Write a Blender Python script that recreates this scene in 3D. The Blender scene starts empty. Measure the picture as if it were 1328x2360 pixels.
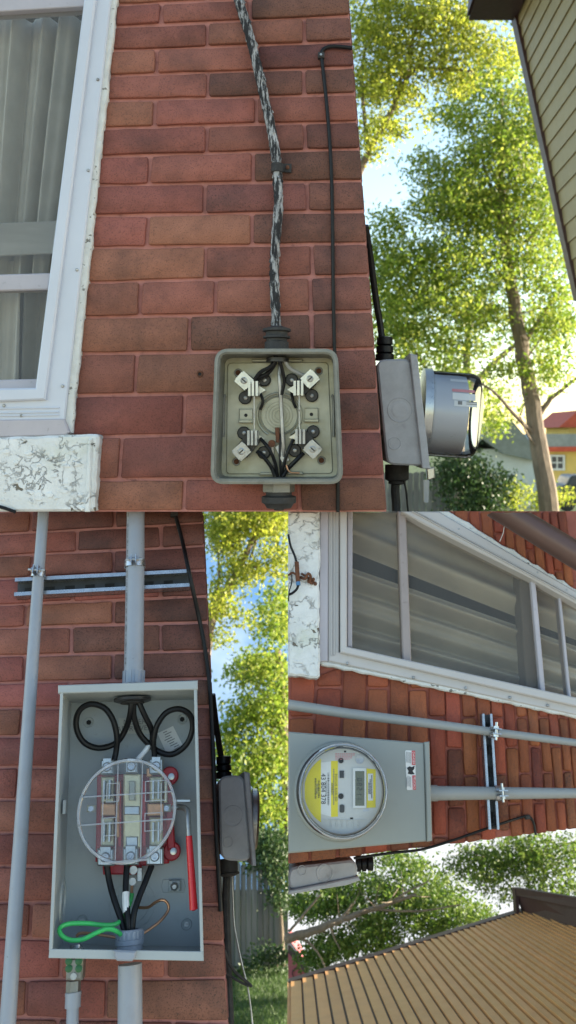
import bpy, math, random
import numpy as np
from mathutils import Vector, Matrix
random.seed(7); rng = np.random.default_rng(7)
R = math.radians
S = bpy.context.scene
# ------------------------------------------------------------------ camera
F, PX, PY, IW, IH = 2000.0, 760.0, 1000.0, 1328.0, 2360.0     # focal length and principal point in photo pixels
cd = bpy.data.cameras.new('camera'); cam = bpy.data.objects.new('camera', cd); S.collection.objects.link(cam)
cam.rotation_euler = (R(90), 0, 0)
cd.sensor_fit = 'VERTICAL'; cd.sensor_height = 24.0; cd.lens = 24.0 * F / IH
cd.shift_x = -(PX - IW / 2) / IH; cd.shift_y = (PY - IH / 2) / IH
cd.dof.use_dof = True; cd.dof.focus_distance = 2.15; cd.dof.aperture_fstop = 3.6
cd.clip_start = 0.05; cd.clip_end = 3000
S.camera = cam
# ------------------------------------------------------------------ sky, sun, exposure
SUN = Vector((0.94, 0.285, 0.205)).normalized()
wd = bpy.data.worlds.new('World'); S.world = wd; wd.use_nodes = True
wn = wd.node_tree; wn.nodes.clear()
sky = wn.nodes.new('ShaderNodeTexSky'); sky.sky_type = 'NISHITA'; sky.sun_disc = False
sky.sun_elevation = math.asin(SUN.z); sky.sun_rotation = math.atan2(SUN.x, SUN.y)
sky.dust_density = 0.5; sky.ozone_density = 0.7
bg = wn.nodes.new('ShaderNodeBackground'); bg.inputs[1].default_value = 0.12
wo = wn.nodes.new('ShaderNodeOutputWorld')
wn.links.new(sky.outputs[0], bg.inputs[0]); wn.links.new(bg.outputs[0], wo.inputs[0])
sl = bpy.data.lights.new('sun', 'SUN'); sl.energy = 5.0; sl.angle = R(0.6); sl.color = (1.0, 0.90, 0.72)
so = bpy.data.objects.new('sun', sl); S.collection.objects.link(so)
so.rotation_euler = (-SUN).to_track_quat('-Z', 'Y').to_euler()
S.view_settings.view_transform = 'Standard'; S.view_settings.look = 'None'
S.view_settings.exposure = 2.0; S.view_settings.gamma = 1.0; S.view_settings.use_curve_mapping = False
S.render.engine = 'CYCLES'; S.cycles.transparent_max_bounces = 16; S.cycles.max_bounces = 8
# ------------------------------------------------------------------ geometry helpers
class Panel:
    """A stretch of wall: local axes u (right), v (up), w (out of the wall); L() gives the spot on depth w seen at a photo pixel."""
    def __init__(s, vx, vy, rx, ry, depth):
        s.W = -Vector(((vx - PX) / F, 1, -(vy - PY) / F)).normalized()
        Z = Vector((0, 0, 1)); s.V = (Z - Z.dot(s.W) * s.W).normalized(); s.U = s.V.cross(s.W)
        s.O = s.ray(rx, ry) * depth
        s.T = Matrix(((s.U.x, s.V.x, s.W.x, s.O.x), (s.U.y, s.V.y, s.W.y, s.O.y), (s.U.z, s.V.z, s.W.z, s.O.z), (0, 0, 0, 1)))
    def ray(s, px, py): return Vector(((px - PX) / F, 1, -(py - PY) / F))
    def L(s, px, py, w=0.0):
        r = s.ray(px, py); t = (s.O.dot(s.W) + w) / r.dot(s.W); p = r * t - s.O
        return Vector((p.dot(s.U), p.dot(s.V), w))
    def LL(s, pts, w=0.0): return [s.L(p[0], p[1], p[2] if len(p) > 2 else w) for p in pts]
    def m(s, px, py, w=0.0): return (s.L(px + 5, py, w) - s.L(px - 5, py, w)).length / 10
    def arr(s, px, py, w):
        r = np.stack([(px - PX) / F, np.ones_like(px), -(py - PY) / F], 1)
        Wn = np.array(s.W); t = (s.O.dot(s.W) + w) / (r @ Wn)
        p = r * t[:, None] - np.array(s.O)
        return np.stack([p @ np.array(s.U), p @ np.array(s.V), p @ Wn], 1)
    def pix(s, loc):
        p = s.O[0] + loc @ np.array([s.U.x, s.V.x, s.W.x]); y = s.O[1] + loc @ np.array([s.U.y, s.V.y, s.W.y]); z = s.O[2] + loc @ np.array([s.U.z, s.V.z, s.W.z])
        return PX + F * p / y, PY - F * z / y
A = Panel(PX, PY, 640, 960, 2.2)
B = Panel(440, 1880, 300, 1770, 2.1)
C = Panel(672, 1820, 900, 1700, 2.1)

def inset(pts, d):
    """move every edge of a polygon (2D or 3D points, any winding) inwards by d"""
    n = len(pts); P = [Vector((p[0], p[1])) for p in pts]
    ar = sum(P[i].x * P[(i + 1) % n].y - P[(i + 1) % n].x * P[i].y for i in range(n))
    sg = 1 if ar > 0 else -1; out = []
    for i in range(n):
        a, b, c = P[i - 1], P[i], P[(i + 1) % n]
        e1 = (b - a).normalized(); e2 = (c - b).normalized()
        n1 = Vector((-e1.y, e1.x)) * sg; n2 = Vector((-e2.y, e2.x)) * sg
        k = 1 + n1.dot(n2)
        out.append(b + (n1 + n2) * (d / max(k, 0.3)))
    return out
def roundpoly(pts, r, seg=5):
    n = len(pts); P = [Vector((p[0], p[1])) for p in pts]; out = []
    for i in range(n):
        a, b, c = P[i - 1], P[i], P[(i + 1) % n]
        d1 = (a - b).normalized(); d2 = (c - b).normalized()
        q = min(r, (a - b).length * .49, (c - b).length * .49)
        s0, s1 = b + d1 * q, b + d2 * q
        for k in range(seg + 1):
            t = k / seg
            out.append(s0 * (1 - t) ** 2 + b * 2 * t * (1 - t) + s1 * t * t)
    return out
class MB:
    def __init__(s): s.v = []; s.f = []
    def add(s, vs, fs):
        o = len(s.v); s.v += [Vector(v) for v in vs]; s.f += [tuple(i + o for i in f) for f in fs]; return s
    def rings(s, rs, cap0=True, cap1=True, loop=True):
        n = len(rs[0]); vs = [v for r in rs for v in r]; fs = []
        for k in range(len(rs) - 1):
            for i in range(n if loop else n - 1):
                j = (i + 1) % n; fs.append((k * n + i, k * n + j, (k + 1) * n + j, (k + 1) * n + i))
        if cap0: fs.append(tuple(reversed(range(n))))
        if cap1: fs.append(tuple((len(rs) - 1) * n + i for i in range(n)))
        return s.add(vs, fs)
    def prism(s, p2, w0, w1, ch=0.0):
        """polygon in wall coordinates from depth w0 (back) to w1 (front), front edge chamfered"""
        P = [Vector((p[0], p[1])) for p in p2]
        n = len(P)
        if sum(P[i].x * P[(i + 1) % n].y - P[(i + 1) % n].x * P[i].y for i in range(n)) < 0: P.reverse()
        r = [[(p.x, p.y, w0) for p in P]]
        if ch:
            r.append([(p.x, p.y, w1 - ch) for p in P]); r.append([(p.x, p.y, w1) for p in inset(P, ch)])
        else: r.append([(p.x, p.y, w1) for p in P])
        return s.rings(r)
    def frame(s, po, pi, w0, w1):
        n = len(po); o = [(p[0], p[1]) for p in po]; i_ = [(p[0], p[1]) for p in pi]
        r = [[(x, y, w0) for x, y in o], [(x, y, w1) for x, y in o], [(x, y, w1) for x, y in i_], [(x, y, w0) for x, y in i_]]
        r.append(r[0]); return s.rings(r, False, False)
    def hexa(s, a, b):
        """two quads of local points joined into a solid"""
        return s.rings([a, b])
    def tube(s, path, r, seg=10, flat=1.0):
        P = [Vector(p) for p in path]; n = len(P)
        if not hasattr(r, '__len__'): r = [r] * n
        rs = []; ref = None
        for i in range(n):
            d = (P[min(i + 1, n - 1)] - P[max(i - 1, 0)]).normalized()
            if ref is None:
                ref = d.orthogonal().normalized()
                if flat != 1.0:
                    ref = Vector((0, 0, 1)); ref = (ref - ref.dot(d) * d).normalized()
            ref = (ref - ref.dot(d) * d).normalized(); b = d.cross(ref)
            rs.append([P[i] + (ref * math.cos(2 * math.pi * k / seg) * flat + b * math.sin(2 * math.pi * k / seg)) * r[i] for k in range(seg)])
        return s.rings(rs)
    def lathe(s, c, axis, prof, seg=28, cap0=True, cap1=True):
        ax = Vector(axis).normalized(); a = ax.orthogonal().normalized(); b = ax.cross(a); c = Vector(c)
        rs = [[c + ax * h + (a * math.cos(2 * math.pi * k / seg) + b * math.sin(2 * math.pi * k / seg)) * r for k in range(seg)] for r, h in prof]
        return s.rings(rs, cap0, cap1)
    def torus(s, c, axis, r, t, seg=32, ts=6):
        ax = Vector(axis).normalized(); a = ax.orthogonal().normalized(); b = ax.cross(a); c = Vector(c)
        p = [c + (a * math.cos(2 * math.pi * k / seg) + b * math.sin(2 * math.pi * k / seg)) * r for k in range(seg)]
        rs = []
        for k in range(seg + 1):
            q = p[k % seg]; d = (q - c).normalized()
            rs.append([q + (d * math.cos(2 * math.pi * j / ts) + ax * math.sin(2 * math.pi * j / ts)) * t for j in range(ts)])
        return s.rings(rs, False, False)
    def box(s, c, x, y, z):
        c, x, y, z = map(Vector, (c, x, y, z))
        a = [c - x - y - z, c + x - y - z, c + x + y - z, c - x + y - z]
        return s.rings([a, [p + z * 2 for p in a]])
def spline(pts, n=6):
    """Catmull-Rom through the points"""
    P = [Vector(p) for p in pts]; P = [P[0] * 2 - P[1]] + P + [P[-1] * 2 - P[-2]]; out = []
    for i in range(1, len(P) - 2):
        for k in range(n):
            t = k / n; a, b, c, d = P[i - 1], P[i], P[i + 1], P[i + 2]
            out.append(0.5 * (2 * b + (c - a) * t + (2 * a - 5 * b + 4 * c - d) * t * t + (3 * b - a - 3 * c + d) * t ** 3))
    out.append(P[-2]); return out
def mesh_of(name, mb, base, mat, smooth=True, ang=35):
    me = bpy.data.meshes.new(name)
    me.from_pydata([tuple(v - base) for v in mb.v], [], mb.f)
    if mat: me.materials.append(mat)
    if smooth:
        me.shade_smooth(); me.set_sharp_from_angle(angle=R(ang))
    return me
class Th:
    """a thing: an Empty at its base that parents its parts"""
    def __init__(s, name, label, cat, P, base, group=None):
        s.P = P; s.b = Vector(base); e = bpy.data.objects.new(name, None); S.collection.objects.link(e)
        e.matrix_world = P.T @ Matrix.Translation(s.b); e.empty_display_size = 0.05
        e['label'] = label; e['category'] = cat
        if group: e['group'] = group
        s.e = e
    def part(s, name, mb, mat, parent=None, smooth=True, ang=35, kind=None):
        o = bpy.data.objects.new(name, mesh_of(name, mb, s.b, mat, smooth, ang)); S.collection.objects.link(o)
        o.parent = parent or s.e
        if kind: o['kind'] = kind
        return o
def single(name, label, cat, P, mb, mat, group=None, smooth=True, kind=None):
    b = sum(mb.v, Vector()) / len(mb.v); lo = min(v.y for v in mb.v); b = Vector((b.x, lo, b.z))
    o = bpy.data.objects.new(name, mesh_of(name, mb, b, mat, smooth)); S.collection.objects.link(o)
    o.matrix_world = P.T @ Matrix.Translation(b)
    if kind: o['kind'] = kind
    if label: o['label'] = label
    if cat: o['category'] = cat
    if group: o['group'] = group
    return o
_tx = {}
def text2d(txt):
    if txt not in _tx:
        cu = bpy.data.curves.new('txt', 'FONT'); cu.body = txt; cu.size = 1; cu.align_x = 'CENTER'; cu.align_y = 'CENTER'; cu.resolution_u = 2
        ob = bpy.data.objects.new('txt', cu); S.collection.objects.link(ob); bpy.context.view_layer.update()
        me = bpy.data.meshes.new_from_object(ob.evaluated_get(bpy.context.evaluated_depsgraph_get()))
        _tx[txt] = ([v.co.copy() for v in me.vertices], [tuple(p.vertices) for p in me.polygons])
        bpy.data.objects.remove(ob); bpy.data.curves.remove(cu); bpy.data.meshes.remove(me)
    return _tx[txt]
for t in ('43 804 378', 'AMEREN', 'FOCUS AXR-SD', 'DANGER', 'PELIGRO', 'METER', 'APPROVED'): text2d(t)
def put_text(mb, txt, c, xd, yd, size, sx=1.0):
    v, f = text2d(txt); return mb.add([c + xd * (p.x * size * sx) + yd * (p.y * size) for p in v], f)
# ------------------------------------------------------------------ materials
def mk(name):
    m = bpy.data.materials.new(name); m.use_nodes = True; n = m.node_tree; b = n.nodes['Principled BSDF']
    return m, n, b
def noise(n, vec, scale, detail=4, rough=0.6):
    t = n.nodes.new('ShaderNodeTexNoise'); t.inputs['Scale'].default_value = scale; t.inputs['Detail'].default_value = detail; t.inputs['Roughness'].default_value = rough
    n.links.new(vec, t.inputs['Vector']); return t.outputs['Fac']
def ramp(n, fac, lo, hi, c0=(0, 0, 0, 1), c1=(1, 1, 1, 1)):
    r = n.nodes.new('ShaderNodeValToRGB'); r.color_ramp.elements[0].position = lo; r.color_ramp.elements[1].position = hi
    r.color_ramp.elements[0].color = c0; r.color_ramp.elements[1].color = c1; n.links.new(fac, r.inputs[0]); return r.outputs[0]
def mixc(n, fac, a, b, mode='MIX'):
    x = n.nodes.new('ShaderNodeMix'); x.data_type = 'RGBA'; x.blend_type = mode
    for v, k in ((fac, 0), (a, 6), (b, 7)):
        if hasattr(v, 'links') or hasattr(v, 'is_linked'): n.links.new(v, x.inputs[k])
        elif k == 0: x.inputs[0].default_value = v
        else: x.inputs[k].default_value = (*v[:3], 1)
    return x.outputs[2]
def M(name, col, rough=0.6, metal=0.0, var=0.15, vs=9, bump=0.0, bs=60, spots=(), rnd=0.0, stretch=None, bd=0.002, spec=None):
    """a procedural material: base colour with noise variation, coloured spots, per-object variation and fine relief"""
    m, n, b = mk(name)
    tc = n.nodes.new('ShaderNodeTexCoord'); vec = tc.outputs['Object']
    if stretch:
        mp = n.nodes.new('ShaderNodeMapping'); mp.inputs['Scale'].default_value = stretch; n.links.new(vec, mp.inputs[0]); vec = mp.outputs[0]
    dark = tuple(c * (1 - var) for c in col); lite = tuple(min(1, c * (1 + var)) for c in col)
    c = mixc(n, ramp(n, noise(n, vec, vs), .3, .7), dark, lite)
    for (sc, scale, lo, hi, amt) in spots:
        f = ramp(n, noise(n, vec, scale, 6, .65), lo, hi)
        mm = n.nodes.new('ShaderNodeMath'); mm.operation = 'MULTIPLY'; n.links.new(f, mm.inputs[0]); mm.inputs[1].default_value = amt
        c = mixc(n, mm.outputs[0], c, sc)
    if rnd:
        oi = n.nodes.new('ShaderNodeObjectInfo'); mr = n.nodes.new('ShaderNodeMapRange'); mr.inputs[3].default_value = 1 - rnd; mr.inputs[4].default_value = 1 + rnd
        n.links.new(oi.outputs['Random'], mr.inputs[0])
        hs = n.nodes.new('ShaderNodeHueSaturation'); n.links.new(mr.outputs[0], hs.inputs['Value']); n.links.new(c, hs.inputs['Color'])
        mh = n.nodes.new('ShaderNodeMapRange'); mh.inputs[3].default_value = .5 - rnd * .05; mh.inputs[4].default_value = .5 + rnd * .06
        ml = n.nodes.new('ShaderNodeMath'); ml.operation = 'FRACT'; mu = n.nodes.new('ShaderNodeMath'); mu.operation = 'MULTIPLY'; mu.inputs[1].default_value = 7.31
        n.links.new(oi.outputs['Random'], mu.inputs[0]); n.links.new(mu.outputs[0], ml.inputs[0]); n.links.new(ml.outputs[0], mh.inputs[0]); n.links.new(mh.outputs[0], hs.inputs['Hue'])
        c = hs.outputs[0]
    n.links.new(c, b.inputs['Base Color'])
    rr = n.nodes.new('ShaderNodeMapRange'); rr.inputs[3].default_value = max(.03, rough - .1); rr.inputs[4].default_value = min(1, rough + .12)
    n.links.new(noise(n, vec, vs * 3), rr.inputs[0]); n.links.new(rr.outputs[0], b.inputs['Roughness'])
    b.inputs['Metallic'].default_value = metal
    if spec is not None: b.inputs['Specular IOR Level'].default_value = spec
    if bump:
        bp = n.nodes.new('ShaderNodeBump'); bp.inputs['Strength'].default_value = bump; bp.inputs['Distance'].default_value = bd
        n.links.new(noise(n, vec, bs, 5, .65), bp.inputs['Height']); n.links.new(bp.outputs[0], b.inputs['Normal'])
    return m
def clear(name, fac=0.12, tint=(1, 1, 1), rough=0.04, milk=0.05):
    m, n, b = mk(name); n.nodes.remove(b); out = n.nodes['Material Output']
    t = n.nodes.new('ShaderNodeBsdfTransparent'); t.inputs[0].default_value = (*tint, 1)
    g = n.nodes.new('ShaderNodeBsdfGlossy'); g.inputs['Roughness'].default_value = rough
    d = n.nodes.new('ShaderNodeBsdfDiffuse'); d.inputs[0].default_value = (.75, .77, .8, 1)
    lw = n.nodes.new('ShaderNodeLayerWeight'); lw.inputs[0].default_value = fac
    a = n.nodes.new('ShaderNodeMixShader'); a.inputs[0].default_value = milk; n.links.new(t.outputs[0], a.inputs[1]); n.links.new(d.outputs[0], a.inputs[2])
    c = n.nodes.new('ShaderNodeMixShader'); n.links.new(lw.outputs['Fresnel'], c.inputs[0]); n.links.new(a.outputs[0], c.inputs[1]); n.links.new(g.outputs[0], c.inputs[2])
    n.links.new(c.outputs[0], out.inputs[0]); return m
def leafmat(name, c1, c2, c3, trans=0.5):
    m, n, b = mk(name); out = n.nodes['Material Output']
    ge = n.nodes.new('ShaderNodeNewGeometry')
    r = n.nodes.new('ShaderNodeValToRGB'); e = r.color_ramp.elements; e[0].color = (*c1, 1); e[1].color = (*c3, 1); q = e.new(.5); q.color = (*c2, 1)
    n.links.new(ge.outputs['Random Per Island'], r.inputs[0])
    n.links.new(r.outputs[0], b.inputs['Base Color']); b.inputs['Roughness'].default_value = .5
    t = n.nodes.new('ShaderNodeBsdfTranslucent'); n.links.new(r.outputs[0], t.inputs[0])
    x = n.nodes.new('ShaderNodeMixShader'); x.inputs[0].default_value = trans
    n.links.new(b.outputs[0], x.inputs[1]); n.links.new(t.outputs[0], x.inputs[2]); n.links.new(x.outputs[0], out.inputs[0]); return m
def skymat(name, col, cloud, k):
    m, n, b = mk(name); n.nodes.remove(b); tc = n.nodes.new('ShaderNodeTexCoord')
    c = mixc(n, ramp(n, noise(n, tc.outputs['Object'], .35, 4), .42, .68), col, cloud)
    e = n.nodes.new('ShaderNodeEmission'); e.inputs[1].default_value = k; n.links.new(c, e.inputs[0]); n.links.new(e.outputs[0], n.nodes['Material Output'].inputs[0]); return m
def brickmat(name, col, dirt):
    return M(name, col, .62, var=.16, vs=14, bump=.9, bs=150, rnd=.2, spec=.3,
             spots=[((.05, .026, .022), 300, .52, .66, min(1, .6 * dirt)), ((.06, .032, .028), 6, .46, .74, min(1, .6 * dirt)), ((.06, .03, .026), 120, .60, .72, .5 * dirt), ((.40, .16, .10), 26, .66, .80, .35)])
def peelmat(name):
    """white paint crazed into flakes, with bare grey wood where flakes have gone"""
    m, n, b = mk(name); tc = n.nodes.new('ShaderNodeTexCoord'); o = tc.outputs['Object']
    nz = n.nodes.new('ShaderNodeTexNoise'); nz.inputs['Scale'].default_value = 30; n.links.new(o, nz.inputs['Vector'])
    ad = n.nodes.new('ShaderNodeVectorMath'); ad.operation = 'MULTIPLY_ADD'; n.links.new(nz.outputs['Color'], ad.inputs[0]); ad.inputs[1].default_value = (.04, .04, .04); n.links.new(o, ad.inputs[2])
    cn = noise(n, ad.outputs[0], 21, 6, .6); sb_ = n.nodes.new('ShaderNodeMath'); sb_.operation = 'SUBTRACT'; n.links.new(cn, sb_.inputs[0]); sb_.inputs[1].default_value = .5
    ab = n.nodes.new('ShaderNodeMath'); ab.operation = 'ABSOLUTE'; n.links.new(sb_.outputs[0], ab.inputs[0])
    cr = ramp(n, ab.outputs[0], .004, .022, (1, 1, 1, 1), (0, 0, 0, 1)); mask = ramp(n, noise(n, o, 11, 4), .46, .60)
    c = mixc(n, ramp(n, noise(n, o, 14, 5), .3, .7), (.66, .67, .65), (.80, .81, .80))
    c = mixc(n, ramp(n, noise(n, o, 5, 4), .55, .75), c, (.55, .58, .46))
    f1 = n.nodes.new('ShaderNodeMath'); f1.operation = 'MULTIPLY'; n.links.new(cr, f1.inputs[0]); n.links.new(mask, f1.inputs[1])
    f2 = n.nodes.new('ShaderNodeMath'); f2.operation = 'MULTIPLY'; f2.inputs[1].default_value = .36; n.links.new(f1.outputs[0], f2.inputs[0])
    c = mixc(n, f2.outputs[0], c, (.16, .15, .13))
    bare = ramp(n, noise(n, ad.outputs[0], 19, 5, .6), .66, .68); c = mixc(n, bare, c, (.17, .145, .11))
    n.links.new(c, b.inputs['Base Color']); b.inputs['Roughness'].default_value = .7
    h = n.nodes.new('ShaderNodeMath'); h.operation = 'SUBTRACT'; n.links.new(noise(n, ad.outputs[0], 36, 6, .7), h.inputs[0]); n.links.new(f1.outputs[0], h.inputs[1])
    h2 = n.nodes.new('ShaderNodeMath'); h2.operation = 'SUBTRACT'; n.links.new(h.outputs[0], h2.inputs[0]); n.links.new(bare, h2.inputs[1])
    bp = n.nodes.new('ShaderNodeBump'); bp.inputs['Strength'].default_value = .9; bp.inputs['Distance'].default_value = .006; n.links.new(h2.outputs[0], bp.inputs['Height']); n.links.new(bp.outputs[0], b.inputs['Normal'])
    return m
MT = dict(
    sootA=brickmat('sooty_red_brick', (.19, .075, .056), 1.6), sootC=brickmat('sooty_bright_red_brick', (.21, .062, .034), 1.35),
    aluC=M('white_vinyl_frame', (.50, .475, .46), .42, var=.05, vs=4, bump=.05, bs=40, spots=[((.32, .29, .27), 70, .64, .72, .5)]), lilacC=M('faded_brown_aluminium', (.34, .285, .27), .5, var=.1, vs=8, bump=.08, bs=80, spots=[((.15, .12, .11), 50, .6, .72, .6)]),
    coppery=M('copper_toned_plate', (.62, .30, .14), .35, .5, var=.2, vs=40),
    brass=M('yellowed_plated_steel', (.70, .63, .40), .35, .35, var=.12, vs=40), dkgreen=M('green_screw', (.012, .10, .03), .4, var=.2), bounce=M('pale_bounce_sheet', (.29, .26, .22), .95, var=.25, vs=6, bump=.8, bs=30, bd=.02),
    webb=M('shadowed_strut_steel', (.06, .062, .065), .5, .5, var=.2, vs=40),  # shade inside the channel put into this steel's dark colour
    brickA=brickmat('red_painted_brick', (.29, .106, .074), 1.0), brickB=brickmat('red_painted_brick_dusty', (.29, .102, .074), 1.0), brickC=brickmat('red_painted_brick_bright', (.29, .076, .036), .6),
    mortarA=M('red_painted_mortar', (.43, .175, .145), .7, var=.18, vs=30, bump=.5, bs=120, spots=[((.10, .035, .03), 40, .58, .72, .6)]),
    mortarC=M('red_painted_mortar_bright', (.33, .095, .062), .7, var=.15, vs=30, bump=.5, bs=120, spots=[((.08, .03, .025), 40, .58, .72, .6)]),
    alu=M('white_aluminium', (.56, .59, .66), .38, var=.05, vs=4, bump=.05, bs=40, spots=[((.35, .35, .36), 60, .68, .76, .5)]),
    lilac=M('faded_lilac_aluminium', (.45, .42, .45), .5, var=.08, vs=8, bump=.08, bs=80, spots=[((.2, .18, .17), 50, .62, .74, .6)]),
    peel=peelmat('peeling_white_paint'),
    caulk=M('chipped_white_caulk', (.66, .66, .63), .75, var=.1, vs=30, bump=1.0, bs=90, bd=.004, spots=[((.10, .09, .07), 42, .61, .65, .85)]),
    oldrail=M('weathered_grey_wood', (.36, .36, .34), .7, var=.15, vs=20, bump=.3, bs=80, stretch=(.2, 1, 1)),
    curtain=M('pale_curtain', (.52, .505, .45), .85, var=.12, vs=10, bump=.1, bs=300),
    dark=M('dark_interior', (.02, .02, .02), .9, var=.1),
    blackpl=M('black_cable_jacket', (.006, .006, .007), .42, var=.3, vs=30, bump=.2, bs=120, spec=.3),
    blackdull=M('weathered_black_rubber', (.035, .034, .033), .75, var=.35, vs=40, bump=.4, bs=120, spots=[((.14, .12, .10), 60, .6, .75, .6)]),
    fray=M('frayed_cable_cloth', (.40, .40, .40), .85, var=.4, vs=60, bump=1.0, bs=170, bd=.005, spots=[((.012, .012, .014), 85, .44, .52, .97), ((.015, .015, .015), 240, .52, .62, .85)], stretch=(1, .22, 1)),
    cast=M('oxidised_cast_aluminium', (.22, .22, .20), .45, .55, var=.16, vs=30, bump=.3, bs=260, spots=[((.10, .09, .07), 18, .58, .76, .7)]),
    castgrey=M('weathered_grey_metal', (.36, .37, .385), .6, 0, var=.12, vs=20, bump=.25, bs=320, spots=[((.45, .46, .48), 120, .55, .7, .35), ((.12, .11, .10), 14, .62, .78, .5)]),
    cream=M('stained_cream_enamel', (.40, .40, .33), .38, .3, var=.16, vs=12, bump=.08, bs=60, spots=[((.30, .27, .12), 9, .45, .70, .6), ((.16, .12, .07), 30, .66, .76, .7)]),
    metal=M('bright_steel', (.50, .51, .50), .30, .9, var=.1, vs=40, bump=.1, bs=200),
    metald=M('dull_steel', (.40, .40, .39), .42, .9, var=.2, vs=40, bump=.2, bs=200, spots=[((.12, .09, .06), 60, .6, .72, .6)]),
    galv=M('galvanised_steel', (.46, .475, .50), .28, .9, var=.16, vs=60, bump=.08, bs=300),
    copper=M('bare_copper', (.50, .27, .16), .38, .9, var=.2, vs=60),
    rust=M('rusty_steel', (.15, .06, .03), .8, .2, var=.35, vs=50, bump=.5, bs=200),
    bake=M('black_bakelite', (.025, .025, .026), .4, var=.3, vs=30),
    greybox=M('grey_enamel_sheet', (.36, .39, .39), .38, 0, var=.05, vs=5, bump=.04, bs=220, spots=[((.17, .18, .18), 10, .55, .8, .5), ((.22, .20, .17), 70, .66, .74, .4)]),
    greybox2=M('grey_enamel_cover', (.27, .285, .265), .36, 0, var=.06, vs=5, bump=.06, bs=30, spots=[((.20, .20, .18), 12, .58, .8, .4), ((.16, .15, .13), 90, .68, .75, .4)]),
    pvc=M('grey_pvc', (.29, .315, .36), .42, var=.06, vs=6, bump=.06, bs=80, spots=[((.22, .20, .18), 12, .52, .8, .5), ((.12, .11, .10), 60, .66, .73, .5)]),
    pvcC=M('grey_pvc_conduit', (.29, .30, .295), .42, var=.05, vs=6, bump=.04, bs=80),
    red=M('red_moulded_plastic', (.42, .02, .03), .4, var=.15, vs=20), redh=M('red_dipped_handle', (.62, .012, .02), .25, var=.06, vs=10),
    green=M('green_insulation', (.05, .50, .13), .35, var=.08, vs=20), tape=M('white_tape', (.75, .76, .76), .55, var=.08, vs=60, bump=.4, bs=90),
    paper=M('white_label_paper', (.72, .72, .70), .5, var=.04, vs=20), paperg=M('grey_label_paper', (.46, .47, .43), .5, var=.06, vs=20),
    ink=M('black_ink', (.02, .02, .022), .6, var=.1), inkg=M('grey_ink', (.18, .18, .18), .6, var=.1), inkr=M('red_ink', (.55, .05, .06), .6, var=.1), inkp=M('pale_red_ink', (.62, .25, .26), .6, var=.1),
    yellow=M('yellow_label', (.75, .62, .01), .45, var=.05, vs=20), plate=M('meter_face_grey', (.55, .55, .53), .45, var=.04, vs=10),
    lcd=M('lcd_glass', (.13, .14, .09), .25, var=.06, vs=20), drum=M('meter_drum_grey', (.46, .48, .52), .3, .1, var=.05, vs=8),
    brown=M('dark_brown_trim', (.050, .022, .018), .5, var=.15, vs=10, bump=.1, bs=60), brownC=M('brown_downspout', (.12, .07, .058), .38, .3, var=.12, vs=8),
    sideA=M('beige_siding', (.25, .195, .085), .55, var=.06, vs=6, bump=.1, bs=60, rnd=.05), sideC=M('tan_siding', (.60, .30, .105), .55, var=.07, vs=5, bump=.12, bs=60, rnd=.05, spots=[((.20, .13, .06), 30, .68, .74, .4)]),
    bark=M('grey_brown_bark', (.17, .13, .09), .9, var=.3, vs=12, bump=1.0, bs=22, bd=.02, stretch=(1, .25, 1)),
    fence=M('weathered_fence_wood', (.17, .165, .145), .85, var=.25, vs=7, bump=.6, bs=40, rnd=.2, stretch=(3, .25, 3), spots=[((.07, .08, .05), 4, .5, .75, .6)]),
    lawn=M('lawn', (.05, .085, .02), .95, var=.4, vs=3, bump=.8, bs=20, bd=.03),
    grass=leafmat('grass_blades', (.05, .10, .018), (.08, .15, .03), (.12, .19, .05), .35),
    leafA=leafmat('sunny_leaves', (.10, .175, .018), (.21, .30, .028), (.40, .43, .08), .6), leafA2=leafmat('golden_leaves', (.15, .21, .02), (.30, .35, .03), (.47, .47, .08), .6),
    leafC=leafmat('green_leaves', (.045, .10, .012), (.10, .175, .02), (.20, .26, .05), .5), ivy=leafmat('ivy_leaves', (.022, .05, .012), (.04, .085, .018), (.07, .12, .03), .3),
    wallw=M('white_house_paint', (.55, .58, .58), .7, var=.06), wally=M('yellow_house_paint', (.62, .45, .13), .7, var=.08, vs=2), roofg=M('grey_shingles', (.22, .24, .23), .8, var=.15, vs=4),
    roofr=M('red_roof', (.42, .07, .03), .7, var=.15, vs=4), roofp=M('pink_roof', (.45, .11, .12), .7, var=.1, vs=4),
    pane=M('window_glass', (.05, .06, .08), .12, var=.2, vs=2), carp=M('car_paint', (.05, .055, .065), .3, .3, var=.1),
    screen=clear('insect_screen_glass', .05, (.86, .86, .85), .12, .06), screenC=clear('insect_screen_glass_dusty', .04, (.86, .83, .78), .12, .06),
    clear=clear('clear_polycarbonate', .18, (.96, .97, .98), .04, .05), clearr=clear('clear_polycarbonate_rib', .3, (.93, .94, .96), .08, .30), glass=clear('meter_glass', .16, (.94, .95, .96), .03, .03),
    skyB=skymat('blue_sky', (.16, .34, .62), (.55, .68, .80), .40), skyC=skymat('white_sky', (.80, .84, .88), (.95, .95, .95), .34),
)
def lerp(a, b, t): return a + (b - a) * t
def line(p, q):                      # x as a function of y on the line through two pixels
    return lambda y: p[0] + (q[0] - p[0]) * (y - p[1]) / (q[1] - p[1])
def struct(name, P, mb, mat, smooth=False): return single(name, None, None, P, mb, mat, smooth=smooth, kind='structure')
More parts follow.
